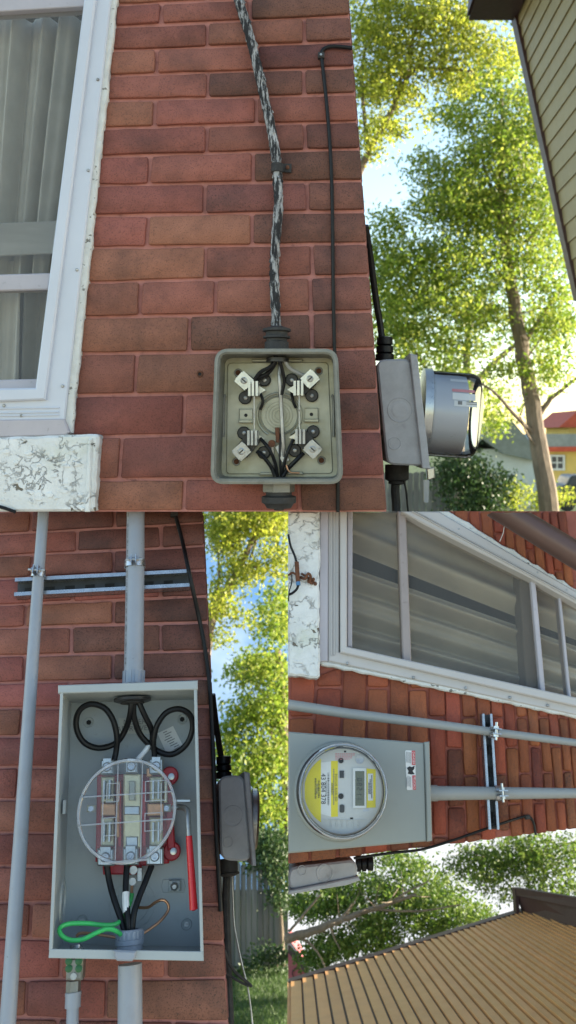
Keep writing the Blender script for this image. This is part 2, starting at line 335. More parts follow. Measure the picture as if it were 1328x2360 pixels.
# ------------------------------------------------------------------ terrain and the two sky backdrops
def gz(y): 
    t = min(1, max(0, (y - 19) / 2.5)); return -12.5 + (12.5 - 3.2) * t * t * (3 - 2 * t)
mb = MB(); xs = [-900, -200, -60, -25, -12, -6, -3, 0, 3, 6, 9, 12, 18, 25, 40, 80, 200, 900]; ys = [-200, -20, 5, 18, 19, 19.5, 20, 20.5, 21, 21.5, 23, 26, 30, 36, 44, 60, 120, 400, 2500]
vs = [Vector((x, y, gz(y) + (.12 * math.sin(x * .7 + y * .31) if y > 22 else 0))) for y in ys for x in xs]; n = len(xs)
mb.add(vs, [(j * n + i, j * n + i + 1, (j + 1) * n + i + 1, (j + 1) * n + i) for j in range(len(ys) - 1) for i in range(n - 1)])
me = mesh_of('ground', mb, Vector((0, 0, 0)), MT['lawn']); g = bpy.data.objects.new('ground', me); S.collection.objects.link(g); g['kind'] = 'structure'
q = [(-300, -150, -12.49), (300, -150, -12.49), (300, 17, -12.49), (-300, 17, -12.49)]; mb = MB(); mb.add(q, [(0, 1, 2, 3)])  # unseen pale sheet added to bounce sunlight on to the walls
me = mesh_of('bounce_ground', mb, Vector((0, 0, 0)), MT['bounce']); g = bpy.data.objects.new('bounce_ground', me); S.collection.objects.link(g); g['kind'] = 'structure'
def backdrop(P, pts, w, mat):
    q = [P.L(x, y, w) for x, y in pts]; mb = MB(); mb.rings([[v + Vector((0, 0, -.1)) for v in q], q]); return struct('sky', P, mb, mat)
backdrop(B, [(300, 2060), (668, 2060), (672, 1130), (300, 1130)], -15.6, MT['skyB'])
backdrop(C, [(664.5, 2420), (1420, 2420), (1420, 1800), (664.5, 1800)], -11.2, MT['skyC'])
# ------------------------------------------------------------------ brick walls
def brick(P, th, quad, gap, mat):
    q = P.LL([(x + random.uniform(-1.2, 1.2), y + random.uniform(-.8, .8)) for x, y in quad])
    if (q[1] - q[0]).length < .014 or (q[2] - q[1]).length < .014: return
    m = P.m(*quad[0]); q = inset(q, gap * m / 2)
    o = []
    for i in range(4):                # ragged edges: extra points along every side
        u0, u1 = q[i], q[(i + 1) % 4]; L = (u1 - u0).length; k = 4 if L > .1 else 2; e = (u1 - u0) / L; nn = Vector((-e.y, e.x)); c_ = .0035
        for t in [c_ / L] + [j / k for j in range(1, k)] + [1 - c_ / L]: o.append(u0 + (u1 - u0) * t + nn * random.uniform(-.0011, .0011))
    f = inset(o, .0026); N_ = len(o)
    dw = random.uniform(-.0018, .0012); tx, ty = random.uniform(-.01, .01), random.uniform(-.012, .012); c = q[0]
    ar = sum(o[i].x * o[(i + 1) % N_].y - o[(i + 1) % N_].x * o[i].y for i in range(N_))
    if ar < 0: o.reverse(); f.reverse()
    W = lambda p, w: (p.x, p.y, w + dw + (p.x - c.x) * tx + (p.y - c.y) * ty)
    mb = MB(); mb.rings([[W(p, -.02) for p in o], [W(p, -.0025) for p in o], [W(p, 0) for p in f]], cap0=False)
    th.part('brick', mb, mat, ang=50)
def wall_rows(P, th, lines, xl, xr, joints, left, right, lo, hi, gap, mat, lean, soot, sx):
    for i in range(len(lines) - 1):
        (a0, a1), (b0, b1) = lines[i], lines[i + 1]
        yt = lambda x: lerp(a0, a1, (x - xl) / (xr - xl)); yb = lambda x: lerp(b0, b1, (x - xl) / (xr - xl))
        js = [None] + list(joints[i]) + [None]
        for k in range(len(js) - 1):
            def edge(j, fn):
                if j is None:
                    y0, y1 = yt(fn(0)) , yb(fn(0)); y0 = max(lo, min(hi, y0)); y1 = max(lo, min(hi, y1)); ym = (y0 + y1) / 2
                    x0, x1 = fn(ym - (y1 - y0) / 2), fn(ym + (y1 - y0) / 2); return x0, x1
                d = lean(j) * (yb(j) - yt(j)) / 2; return j - d, j + d
            l0, l1 = edge(js[k], left); r0, r1 = edge(js[k + 1], right)
            q = [(l0, max(lo, yt(l0))), (r0, max(lo, yt(r0))), (r1, min(hi, yb(r1))), (l1, min(hi, yb(l1)))]
            if q[3][1] - q[0][1] < 6: continue
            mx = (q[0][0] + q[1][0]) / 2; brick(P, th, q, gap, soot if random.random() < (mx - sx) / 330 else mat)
# --- the wall with the open round-cornered socket
yl = [-46, 8.5, 57.6, 113.5, 171, 229, 293, 357.5, 425, 495, 569, 648, 729, 814, 909, 1005, 1105, 1210]
yr = [-72, -18, 36, 94, 154, 216, 280, 343, 416, 486, 561, 635, 719, 805, 901, 995, 1100, 1208]
JA = [(477, 701), (371, 577), (477, 701), (361, 592), (479, 701), (356, 590), (477, 703), (344, 584), (472, 709), (339, 581), (473, 720), (322, 497, 716), (436, 719), (313, 560), (424, 690), (278, 540), (424, 690)]
def leftA(y): return line((270, 0), (164, 1000))(y) if y < 1012 else line((229, 1003), (218, 1180))(y)
cornA = line((807, 0), (894, 1180))
wa = Th('brick_wall', 'red painted brick wall carrying the open empty meter socket and frayed cable', 'wall', A, A.L(520, 1180))
mb = MB(); mb.prism(A.LL([(250, -90), (cornA(-90) - 4, -90), (cornA(1180) - 3, 1180), (205, 1180), (214, 1010), (155, 1010)]), -.7, -.010); wa.part('mortar', mb, MT['mortarA'], smooth=False)
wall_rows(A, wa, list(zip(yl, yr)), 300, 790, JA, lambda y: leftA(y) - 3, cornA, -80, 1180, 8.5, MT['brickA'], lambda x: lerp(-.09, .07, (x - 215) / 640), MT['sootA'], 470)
# --- the wall with the new tall box
yl = [1178, 1229, 1280, 1332, 1393, 1447, 1511, 1573, 1632, 1697, 1768, 1843, 1919, 1996, 2080, 2163, 2258, 2346, 2440]
yr = [1152, 1204, 1257, 1312, 1373, 1433, 1500, 1564, 1628, 1699, 1768, 1846, 1921, 2000, 2084, 2172, 2256, 2356, 2446]
JB = [(70, 264), (177, 371), (73, 262), (168, 371), (58, 262), (164, 371), (56, 260), (160, 368), (48, 255), (158, 366), (40, 250), (150, 362), (36, 246), (140, 365), (70, 250), (140, 383), (60, 244), (130, 400)]
cornB = lambda y: line((471, 1180), (487, 1500))(y) if y < 1500 else (line((487, 1500), (505, 1900))(y) if y < 1900 else line((505, 1900), (530, 2360))(y))
wb = Th('brick_wall', 'red painted brick wall behind the tall grey box with clear round cover', 'wall', B, B.L(260, 2420))
mb = MB(); mb.prism(B.LL([(-60, 1172), (cornB(1172) - 4, 1172), (cornB(1500) - 4, 1500), (cornB(1900) - 4, 1900), (cornB(2440) - 4, 2440), (-60, 2440)]), -.65, -.010); wb.part('mortar', mb, MT['mortarA'], smooth=False)
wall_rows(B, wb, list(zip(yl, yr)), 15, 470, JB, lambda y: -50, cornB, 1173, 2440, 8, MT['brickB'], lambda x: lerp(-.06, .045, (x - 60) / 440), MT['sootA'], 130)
def return_bricks(P, th, ys, corner, lo, hi, mat, depth):
    """the same courses carried round the corner on to the wall's return face"""
    for i in range(len(ys) - 1):
        y0, y1 = max(lo, ys[i]), min(hi, ys[i + 1])
        if y1 - y0 < 12: continue
        t, b = P.L(corner(y0 + 4) - 1, y0 + 4), P.L(corner(y1 - 4) - 1, y1 - 4); w = -.024 if i % 2 else -.024; cuts = [w - (.10 if i % 2 else .21)]
        segs = [(w, cuts[0])]
        while segs[-1][1] > -depth + .05: segs.append((segs[-1][1] - .009, max(-depth, segs[-1][1] - .219)))
        for (wa_, wb_) in segs:
            f = lambda p, du, w_: (p.x - du, p.y, w_)
            mb = MB(); mb.rings([[f(t, .03, wa_), f(b, .03, wa_), f(b, .03, wb_), f(t, .03, wb_)], [f(t, .0025, wa_), f(b, .0025, wa_), f(b, .0025, wb_), f(t, .0025, wb_)], [(t.x, t.y - .002, wa_ - .002), (b.x, b.y + .002, wa_ - .002), (b.x, b.y + .002, wb_ + .002), (t.x, t.y - .002, wb_ + .002)]], cap0=False)
            th.part('brick', mb, mat, ang=50)
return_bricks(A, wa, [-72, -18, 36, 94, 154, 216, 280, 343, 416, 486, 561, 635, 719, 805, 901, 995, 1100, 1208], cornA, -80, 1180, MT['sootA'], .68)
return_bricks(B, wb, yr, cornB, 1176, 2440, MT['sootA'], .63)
# --- the sideways wall with the smart meter: courses run up and down in the frame
xt = [600, 668, 728, 789, 846, 897, 943, 986, 1027, 1062, 1097, 1129, 1159, 1187, 1212, 1238, 1260, 1283, 1304, 1326, 1350]
xb = [584, 650, 715, 779, 839, 897, 947, 997, 1034, 1076, 1111, 1148, 1178, 1208, 1237, 1264, 1289, 1312, 1336, 1360, 1386]
wc = Th('brick_wall', 'bright red brick wall turned on its side behind the smart meter', 'wall', C, C.L(960, 1950))
botC = lambda x: 1995 + (x - 664) * (1912 - 1995) / 664
topC = lambda x: (1558 if x < 737 else 1524 + (x - 737) * (1646 - 1524) / 591)
mb = MB(); mb.prism(C.LL([(664.5, 1540), (735, 1540), (735, 1512), (1350, 1640), (1350, botC(1350) - 4), (664.5, botC(664.5) - 4)]), -.6, -.009); wc.part('mortar', mb, MT['mortarC'], smooth=False)
mb = MB(); mb.prism(C.LL([(1022, 1176), (1350, 1176), (1350, 1378)]), -.6, -.009); wc.part('mortar', mb, MT['mortarC'], smooth=False)
for i in range(len(xt) - 1):
    X = lambda k, y: lerp(xt[k], xb[k], (y - 1590) / 350)
    s = lerp(150, 124, (xt[i] - 660) / 660); js = [1653 + s * k + (0 if i % 2 else s * .53) for k in range(-2, 4)]
    def colbrick(y0, y1, l0, l1):     # l0 / l1: slanted ends given as functions of x
        f0 = l0 or (lambda x: y0 + random.uniform(-2, 2) * 0); f1 = l1 or (lambda x: y1)
        x = [max(664.5, X(i, y0)), max(664.5, X(i + 1, y0)), max(664.5, X(i + 1, y1)), max(664.5, X(i, y1))]
        if x[1] - x[0] < 7: return
        x = [min(1348, k) for k in x]
        if x[1] - x[0] < 7: return
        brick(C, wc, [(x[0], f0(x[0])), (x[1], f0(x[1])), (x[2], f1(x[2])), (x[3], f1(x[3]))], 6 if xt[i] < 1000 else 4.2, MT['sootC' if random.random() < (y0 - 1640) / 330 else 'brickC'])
    xm = (xt[i] + xt[i + 1]) / 2; ft = (lambda x: topC(x) - 3); fb = botC; a, b = ft(xm), fb((xb[i] + xb[i + 1]) / 2)
    cut = [a] + [j for j in js if a + 14 < j < b - 14] + [b]
    for k in range(len(cut) - 1): colbrick(cut[k], cut[k + 1], ft if k == 0 else None, fb if k == len(cut) - 2 else None)
    if xm > 1030:                    # bricks above the window head
        edge = lambda x: 1180 + (x - 1030) * (1366 - 1180) / 298
        e = edge(xm); cut = [1176] + [j for j in (1228 + (i % 2) * 38, 1316 + (i % 2) * 36) if 1176 + 16 < j < e - 14] + [e]
        for k in range(len(cut) - 1):
            if cut[k + 1] - cut[k] > 10: colbrick(cut[k], cut[k + 1], (lambda x: 1176) if k == 0 else None, (lambda x: max(1178, edge(x))) if k == len(cut) - 2 else None)
# ------------------------------------------------------------------ windows
def curtain(P, quad, w, folds, amp, nu=90, nv=6, top=-1e9):
    """hanging cloth between four pixels (two along its top, two along its bottom), rippled across"""
    a, b, c, d = P.LL(quad, w); mb = MB(); ph = [random.uniform(0, 6.28) for _ in range(4)]
    for j in range(nv + 1):
        for i in range(nu + 1):
            s, t = i / nu, j / nv; p = (a * (1 - s) + b * s) * (1 - t) + (d * (1 - s) + c * s) * t
            k = s * folds * 6.283; z = math.sin(k + ph[0] + .5 * math.sin(t * 2)) + .55 * math.sin(k * 1.73 + ph[1] + t) + .35 * math.sin(k * .47 + ph[2])
            z = p + Vector((0, 0, amp * z)); qx, qy = P.pix(np.array([[z.x, z.y, z.z]]))
            X_, Y_ = min(float(qx[0]), 1343.0), max(float(qy[0]), top); mb.v.append(P.L(X_, Y_, z.z))
    mb.f = [(j * (nu + 1) + i, j * (nu + 1) + i + 1, (j + 1) * (nu + 1) + i + 1, (j + 1) * (nu + 1) + i) for j in range(nv) for i in range(nu)]
    return mb
def strip(th, name, pts, w0, w1, mat, ch=.002, parent=None):
    mb = MB(); mb.prism(th.P.LL(pts, w1), w0, w1, ch); return th.part(name, mb, mat, parent, ang=30)
def ragged(p0, p1, n, amp):
    return [(lerp(p0[0], p1[0], i / n) + random.uniform(-amp, amp), lerp(p0[1], p1[1], i / n) + random.uniform(-amp, amp)) for i in range(n + 1)]
w1 = Th('window', 'white aluminium storm window with grey curtains and peeling white sill', 'window', A, A.L(90, 1180))
strip(w1, 'casing', ragged((272, -30), (166, 1000), 44, 2.2) + [(146, 1000), (252, -30)], -.05, .012, MT['caulk'], .003)
fl = strip(w1, 'frame', [(216, -30), (259, -30), (149, 968), (-60, 974), (-60, 922), (103, 918)], -.03, .020, MT['alu'], .003)
strip(w1, 'frame_face', [(197, -30), (224, -30), (104, 921), (-60, 928), (-60, 896), (81, 894)], -.03, .032, MT['alu'], .004)
strip(w1, 'sub_sill', [(-60, 968), (147, 965), (160, 996), (150, 1003), (-60, 1010)], -.03, .026, MT['lilac'], .003)
for y in (938, 948, 955): strip(w1, 'bead', [(-60, y + 3), (136 - (y - 938) * .1, y), (137, y + 3), (-60, y + 6)], .019, .0235, MT['alu'], .001, fl)
strip(w1, 'top_rail', [(-60, -30), (201, -30), (197, 14), (-60, 30)], -.05, -.004, MT['lilac'], .002)
strip(w1, 'meeting_rail', [(-60, 516), (140, 508), (130, 584), (-60, 592)], -.045, -.036, MT['oldrail'], .002)
strip(w1, 'sash_rail', [(-60, 634), (118, 629), (112, 667), (-60, 672)], -.05, -.012, MT['lilac'], .003)
strip(w1, 'bottom_rail', [(-60, 877), (90, 873), (84, 897), (-60, 900)], -.05, -.008, MT['lilac'], .003)
strip(w1, 'glass', [(-60, -30), (204, -30), (110, 640), (-60, 645)], -.027, -.024, MT['screen'], 0)
strip(w1, 'glass', [(-60, 660), (116, 660), (84, 884), (-60, 885)], -.027, -.024, MT['screen'], 0)
w1.part('curtain', curtain(A, [(-70, 40), (225, 40), (150, 640), (-90, 640)], -.115, 5.2, .024, 140), MT['curtain'])
w1.part('curtain', curtain(A, [(-70, 600), (60, 600), (50, 930), (-90, 930)], -.12, 2.2, .02, 60), MT['curtain'])
w1.part('curtain', curtain(A, [(66, 600), (160, 600), (140, 930), (58, 930)], -.17, 2.2, .02, 60), MT['curtain'])
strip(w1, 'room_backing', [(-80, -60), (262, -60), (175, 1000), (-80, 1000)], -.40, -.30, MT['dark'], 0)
strip(w1, 'reveal', [(214, -60), (258, -60), (160, 980), (108, 980)], -.30, -.03, MT['oldrail'], 0)
for (x, y) in ((226, 184), (204, 393), (178, 622), (145, 890), (50, 958), (10, 935)):
    mb = MB(); mb.lathe(A.L(x, y, .019), (0, 0, 1), [(.0042, 0), (.0042, .003), (.0025, .0045)], 8); w1.part('screw', mb, MT['metald'])
sb = strip(w1, 'sill', [(-60, 1012)] + ragged((0, 1008), (222, 1000), 12, 1.2) + ragged((228, 1006), (217, 1180), 14, 1.5) + [(-60, 1180)], -.05, .034, MT['peel'], .006)
strip(w1, 'sill_edge', [(203, 1012), (212, 1010)] + [(207, 1180), (195, 1180)], .033, .041, MT['peel'], .003, sb)
for _ in range(34):                   # curling flakes of paint standing off the sill board
    x, y = random.uniform(5, 195), random.uniform(1030, 1172); r = random.uniform(5, 15)
    pts = [(x + math.cos(k) * r * random.uniform(.4, 1.2), y + math.sin(k) * r * random.uniform(.25, .7)) for k in (0, 1, 2, 3, 4, 5)]
    strip(w1, 'paint_flake', pts, .0335, .0335 + random.uniform(.0015, .004), MT['peel'], .001, sb)
w2 = Th('window', 'sideways multi-pane window in white frame with creased pale curtains', 'window', C, C.L(1000, 1600))
strip(w2, 'sill', [(664.5, 1178), (737, 1178), (739, 1300)] + ragged((736, 1320), (737, 1556), 16, 1.4) + ragged((730, 1563), (664.5, 1556), 8, 1.6), -.05, .034, MT['peel'], .005)
strip(w2, 'casing_board', [(738, 1178), (757, 1178), (756, 1524), (735, 1526)], -.05, .018, MT['lilac'], .002)
fr = strip(w2, 'frame', [(757, 1178), (783, 1178), (782, 1502), (1345, 1626), (1345, 1652), (757, 1524)], -.03, .016, MT['aluC'], .003)
for x in (763, 769): strip(w2, 'bead', [(x, 1178), (x + 3, 1178), (x + 3, 1508), (x, 1512)], .0155, .020, MT['aluC'], .001, fr)
strip(w2, 'frame_face', [(784, 1178), (800, 1178), (800, 1490), (1345, 1611), (1345, 1632), (785, 1504)], -.03, .030, MT['aluC'], .003)
strip(w2, 'frame_lining', [(801, 1178), (813, 1178), (812, 1491), (801, 1490)], -.06, -.004, MT['lilac'], .002)
strip(w2, 'head_frame', [(925, 1178), (1012, 1178), (1345, 1372), (1345, 1400), (1224, 1332), (980, 1209)], -.04, .020, MT['aluC'], .004)
for o, wz in ((9, .026), (17, .024)): strip(w2, 'bead', [(940 + o, 1178), (944 + o, 1178), (1345, 1394 - o * .55), (1345, 1397 - o * .55)], .019, wz, MT['aluC'], .001, fr)
strip(w2, 'caulk', [(1004, 1178), (1034, 1178)] + ragged((1044, 1183), (1345, 1368), 26, 2.6) + [(1345, 1384)], -.02, .013, MT['caulk'], .003)
strip(w2, 'caulk', [(735, 1520)] + [(1345, 1646)] + list(reversed(ragged((742, 1532), (1345, 1658), 44, 2.0))), -.02, .012, MT['caulk'], .003)
strip(w2, 'mullion', [(917, 1178), (936, 1178), (949, 1530), (929, 1526)], -.05, -.004, MT['lilacC'], .003)
strip(w2, 'mullion', [(1196, 1310), (1224, 1326), (1241, 1592), (1213, 1586)], -.10, -.030, M('brown_sash_wood', (.16, .135, .12), .6, var=.1, vs=8), .003)
strip(w2, 'mullion', [(1223, 1326), (1234, 1331), (1258, 1598), (1247, 1596)], -.05, -.004, MT['lilac'], .002)
strip(w2, 'mullion', [(1287, 1362), (1293, 1365), (1318, 1612), (1311, 1610)], -.05, -.010, MT['lilac'], .002)
for pts in ([(812, 1178), (918, 1178), (930, 1530), (812, 1496)], [(934, 1178), (1000, 1200), (1224, 1326), (1248, 1598), (947, 1532)], [(1232, 1331), (1290, 1362), (1313, 1612), (1256, 1600)], [(1290, 1362), (1345, 1390), (1345, 1620), (1315, 1613)]):
    strip(w2, 'glass', pts, -.024, -.021, MT['screenC'], 0)
w2.part('curtain', curtain(C, [(1400, 1240), (1400, 1500), (770, 1250), (790, 1000)], -.11, 2.6, .024, 110, 24, 1181), MT['curtain'])
w2.part('curtain', curtain(C, [(1400, 1512), (1400, 1720), (770, 1600), (770, 1292)], -.125, 4.2, .026, 130, 12, 1181), MT['curtain'])
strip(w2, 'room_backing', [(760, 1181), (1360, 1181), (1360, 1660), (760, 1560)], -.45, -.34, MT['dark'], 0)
for (x, y) in ((801, 1529), (953, 1562), (1074, 1586), (1175, 1608), (1262, 1626), (1057, 1220), (1238, 1320), (1305, 1360)):
    mb = MB(); mb.lathe(C.L(x, y, .016), (0, 0, 1), [(.004, 0), (.004, .003), (.0025, .0045)], 8); w2.part('screw', mb, MT['metald'])
# ------------------------------------------------------------------ neighbouring houses with lapped siding
def siding(th, starts, wfar, wnear, mat, nsign, lip=.016, gap=-.05):
    pts = th.P.LL(starts, wfar); Wv = Vector((0, 0, 1)); L = wnear - wfar
    for k in range(len(pts) - 1):
        a, b = pts[k], pts[k + 1]; n = (b - a).cross(Wv).normalized() * nsign
        r = [a - n * .012, a + n * lip, a + n * lip * .93 + (b - a) * .06, b + n * .003 - (b - a) * gap, b - n * .012 - (b - a) * gap]
        mb = MB(); mb.rings([r, [p + Wv * L for p in r]]); th.part('board', mb, mat, smooth=False)
hA = Th('neighbouring_house', 'beige lap siding house with dark brown eave near the leafy tree', 'house', A, A.L(1420, 1300, -4))
ya = [-70.0]
while ya[-1] < 690: ya.append(ya[-1] + lerp(25, 43, (ya[-1] + 70) / 760))
cA = line((1186, 0), (1335, 670)); st = [(cA(y), y) for y in reversed(ya)]
siding(hA, st, -5.3, 0.2, MT['sideA'], -1)
q = A.LL([(cA(-70) - 10, -70), (cA(-70) + 2, -70), (cA(690) + 2, 690), (cA(690) - 10, 690)], -5.3); mb = MB(); mb.rings([[p + Vector((0, 0, -.1)) for p in q], [p + Vector((0, 0, .03)) for p in q]]); hA.part('corner_board', mb, MT['brown'], smooth=False)
a = A.L(cA(690) + 4, 690, -5.3); b = A.L(cA(-70) + 4, -70, -5.3)       # the solid house behind the boards, unseen parts lengthened to block the sun
dz = a.y + 12.9; q = [Vector((a.x + .1, a.y - dz + A.O.z * 0, a.z)), Vector((a.x + 6, a.y - dz, a.z)), Vector((a.x + 6, b.y, a.z)), Vector((b.x + .1, b.y, a.z)), Vector((a.x + .1, a.y, a.z))]
mb = MB(); mb.rings([q, [v + Vector((0, 0, 5.5)) for v in q]]); hA.part('wall', mb, MT['sideA'], smooth=False)
e0 = A.LL([(1080, 47), (1188, 47), (1192, -70), (1092, -70)], -5.35); mb = MB(); mb.rings([e0, [p + Vector((0, 0, 5.5)) for p in e0]]); hA.part('eave', mb, MT['brown'], smooth=False)
e0 = A.LL([(1076, 38), (1092, 30), (1102, -70), (1086, -70)], -5.30); mb = MB(); mb.rings([e0, [p + Vector((0, 0, 5.5)) for p in e0]]); hA.part('gutter', mb, MT['brown'], smooth=False)
hC = Th('neighbouring_house', 'tan lap siding house turned sideways with dark brown soffit', 'house', C, C.L(1000, 2340, -4))
xc = [664.5, 671.5]
while xc[-1] < 1262: xc.append(xc[-1] + max(8.6, 27 - (xc[-1] - 671) * 18 / 530))
cy = lambda x: 2264 + (x - 671) * (2101 - 2264) / (1208 - 671)
siding(hC, [(x, cy(x)) for x in xc], -5.9, -1.2, MT['sideC'], -1, .014, .17)
q = C.LL([(664.5, cy(664.5) - 5), (1210, cy(1210) - 5), (1210, cy(1210) + 3), (664.5, cy(664.5) + 3)], -5.9); mb = MB(); mb.rings([[p + Vector((0, 0, -.1)) for p in q], [p + Vector((0, 0, .04)) for p in q]]); hC.part('corner_board', mb, MT['brown'], smooth=False)
q = [C.L(664.5, cy(664.5), -5.9), C.L(1262, cy(1262), -5.9)]; n_ = -(q[1] - q[0]).cross(Vector((0, 0, 1))).normalized(); r = [q[0] - n_ * .05, q[0] - n_ * .014, q[1] - n_ * .014, q[1] - n_ * .05]
mb = MB(); mb.rings([r, [v + Vector((0, 0, 4.7)) for v in r]]); hC.part('lap_shadow_sheet', mb, MT['brown'], smooth=False)  # dark sheet behind the board slots, standing in for the lap shadows
q0 = C.LL([(1183, 2047), (1192, 2046), (1216, 2108), (1206, 2108)], -5.9); q1 = C.LL([(1345, 2081), (1350, 2079), (1352, 2140), (1345, 2140)], -4.6)
mb = MB(); mb.rings([[q0[0], q0[1], q0[2], q0[3]], [q1[0], q1[1], q1[2], q1[3]]]); hC.part('soffit', mb, MT['brown'], smooth=False)
mb = MB(); q2 = C.LL([(1181, 2045), (1195, 2044), (1196, 2058), (1184, 2062)], -5.9); q3 = C.LL([(1345, 2072), (1352, 2070), (1352, 2092), (1345, 2096)], -4.6); mb.rings([q2, q3]); hC.part('fascia', mb, MT['brown'], smooth=False)
mb = MB(); q2 = C.LL([(1183, 2047), (1192, 2047), (1194, 2103), (1187, 2103)], -5.9); mb.rings([[p + Vector((0, 0, -.05)) for p in q2], [p + Vector((0, 0, .06)) for p in q2]]); hC.part('eave_end', mb, MT['brown'], smooth=False)
# ------------------------------------------------------------------ fences, lawn, far houses
def fence(P, name, label, x0, x1, ytop, ybot, w, n, drop=0):
    th = Th(name, label, 'fence', P, P.L((x0 + x1) / 2, ybot, w))
    for i in range(n):
        a, b = lerp(x0, x1, i / n), lerp(x0, x1, (i + 1) / n); t = ytop + random.uniform(-5, 5)
        q = P.LL([(a + .5, ybot), (b - .5, ybot), (b - .5, t + 3), ((a + b) / 2, t), (a + .5, t + 3)], w); dw = random.uniform(-.012, .012)
        mb = MB(); mb.prism(q, w - .03 + dw, w + dw, .004); th.part('board', mb, MT['fence'])
    q = P.LL([(x0, lerp(ytop, ybot, .3)), (x1, lerp(ytop, ybot, .3)), (x1, lerp(ytop, ybot, .25)), (x0, lerp(ytop, ybot, .25))], w); mb = MB(); mb.prism(q, w - .09, w - .045); th.part('rail', mb, MT['fence'])
    return th
fence(B, 'wooden_fence', 'weathered grey board fence at the back of the lawn', 490, 645, 1990, 2236, -10.4, 12)
fence(A, 'wooden_fence', 'weathered grey board fence below the side meter with glass dome', 880, 1040, 1088, 1272, -21.2, 11)
lw = B.LL([(470, 2225), (664, 2225), (664, 2420), (470, 2420)])
gv = B.L(560, 2236, -10.4).y                                     # the lawn's level below the camera
def onlawn(px, py):
    r = B.ray(px, py); lr = Vector((r.dot(B.U), r.dot(B.V), r.dot(B.W))); o = Vector((-B.O.dot(B.U), -B.O.dot(B.V), -B.O.dot(B.W)))
    return o + lr * ((gv - o.y) / lr.y)
mb = MB(); q = [onlawn(*p) for p in ((420, 2222), (664, 2222), (664, 2440), (420, 2440))]; mb.rings([[p - Vector((0, .05, 0)) for p in q], q]); struct('lawn', B, mb, MT['lawn'])
def cottage(name, label, P, w, body, roof, wmat, rmat, wins, trim=None):
    x0, x1, y0, y1 = body; th = Th(name, label, 'house', P, P.L((x0 + x1) / 2, y1, w))
    q = P.LL([(x0, y1), (x1, y1), (x1, y0), (x0, y0)], w); mb = MB(); mb.prism(q, w - 5, w); th.part('wall', mb, wmat, smooth=False)
    q = P.LL(roof, w + .4); mb = MB(); mb.prism(q, w - 5.4, w + .4); th.part('roof', mb, rmat, smooth=False)
    if trim: q = P.LL(trim, w + .45); mb = MB(); mb.prism(q, w + .1, w + .45); th.part('eave_trim', mb, MT['roofr'], smooth=False)
    for (a, b, c, d) in wins:
        q = P.LL([(a, d), (b, d), (b, c), (a, c)], w); mb = MB(); mb.frame(q, inset(q, .10), w, w + .12); f = th.part('window', mb, MT['wallw'], smooth=False)
        mb = MB(); mb.prism(inset(q, .09), w, w + .04); th.part('pane', mb, MT['pane'], f, smooth=False)
        mb = MB(); c_ = (Vector(q[0]) + Vector(q[2])) / 2; h = abs(q[2].y - q[0].y) / 2; v = abs(q[2].x - q[0].x) / 2
        mb.box((c_.x, c_.y, w + .07), (.03, 0, 0), (0, h, 0), (0, 0, .02)); mb.box((c_.x, c_.y, w + .075), (v, 0, 0), (0, .03, 0), (0, 0, .02)); th.part('muntin', mb, MT['wallw'], f, smooth=False)
    return th
cottage('house', 'pale house with grey roof and dormer far behind the tree trunk', A, -36, (1110, 1240, 1035, 1200), [(1085, 1040), (1130, 985), (1180, 968), (1235, 1035), (1235, 1062), (1160, 1045), (1112, 1012)], MT['wallw'], MT['roofg'], [(1152, 1172, 992, 1028)])
cottage('house', 'yellow house with red eaves beyond the tree trunk', A, -41, (1203, 1420, 1040, 1190), [(1195, 1038), (1262, 1000), (1420, 1000), (1420, 1040)], MT['wally'], MT['roofg'], [(1266, 1301, 1048, 1084), (1345, 1380, 1048, 1084)], [(1192, 1042), (1194, 1031), (1420, 1028), (1420, 1040)])
cottage('house', 'house with bright red gable roof rising behind the yellow house', A, -46, (1310, 1420, 980, 1190), [(1288, 985), (1335, 945), (1420, 945), (1420, 985)], MT['wally'], MT['roofr'], [])
q = C.LL([(664.5, 2262), (664.5, 2188), (674, 2196), (706, 2248)], -8.5); mb = MB(); mb.prism(q, -10, -8.5); th = Th('house', 'pink gable end of a house at the tan siding corner', 'house', C, C.L(680, 2262, -8.5)); th.part('gable', mb, MT['roofp'], smooth=False)
mb = MB(); mb.torus(C.L(684, 2243, -8.49), (0, 0, 1), .045, .006); th.part('vent', mb, MT['brown'])
q = C.LL([(664.5, 2178), (664.5, 2196), (710, 2252), (716, 2244), (672, 2182)], -8.3); mb = MB(); mb.prism(q, -8.6, -8.3); th.part('roof', mb, MT['brown'], smooth=False)
Wv, Uv, Vv = Vector((0, 0, 1)), Vector((1, 0, 0)), Vector((0, 1, 0))
def cable(P, path, rpx, w=None, n=6, seg=10):
    """tube through pixels (x, y[, w]); rpx: radius in photo pixels"""
    pts = [P.L(p[0], p[1], p[2] if len(p) > 2 else w) for p in path]; q = spline(pts, n)
    m = P.m(path[0][0], path[0][1], pts[0].z); mb = MB(); return mb.tube(q, rpx * m, seg)
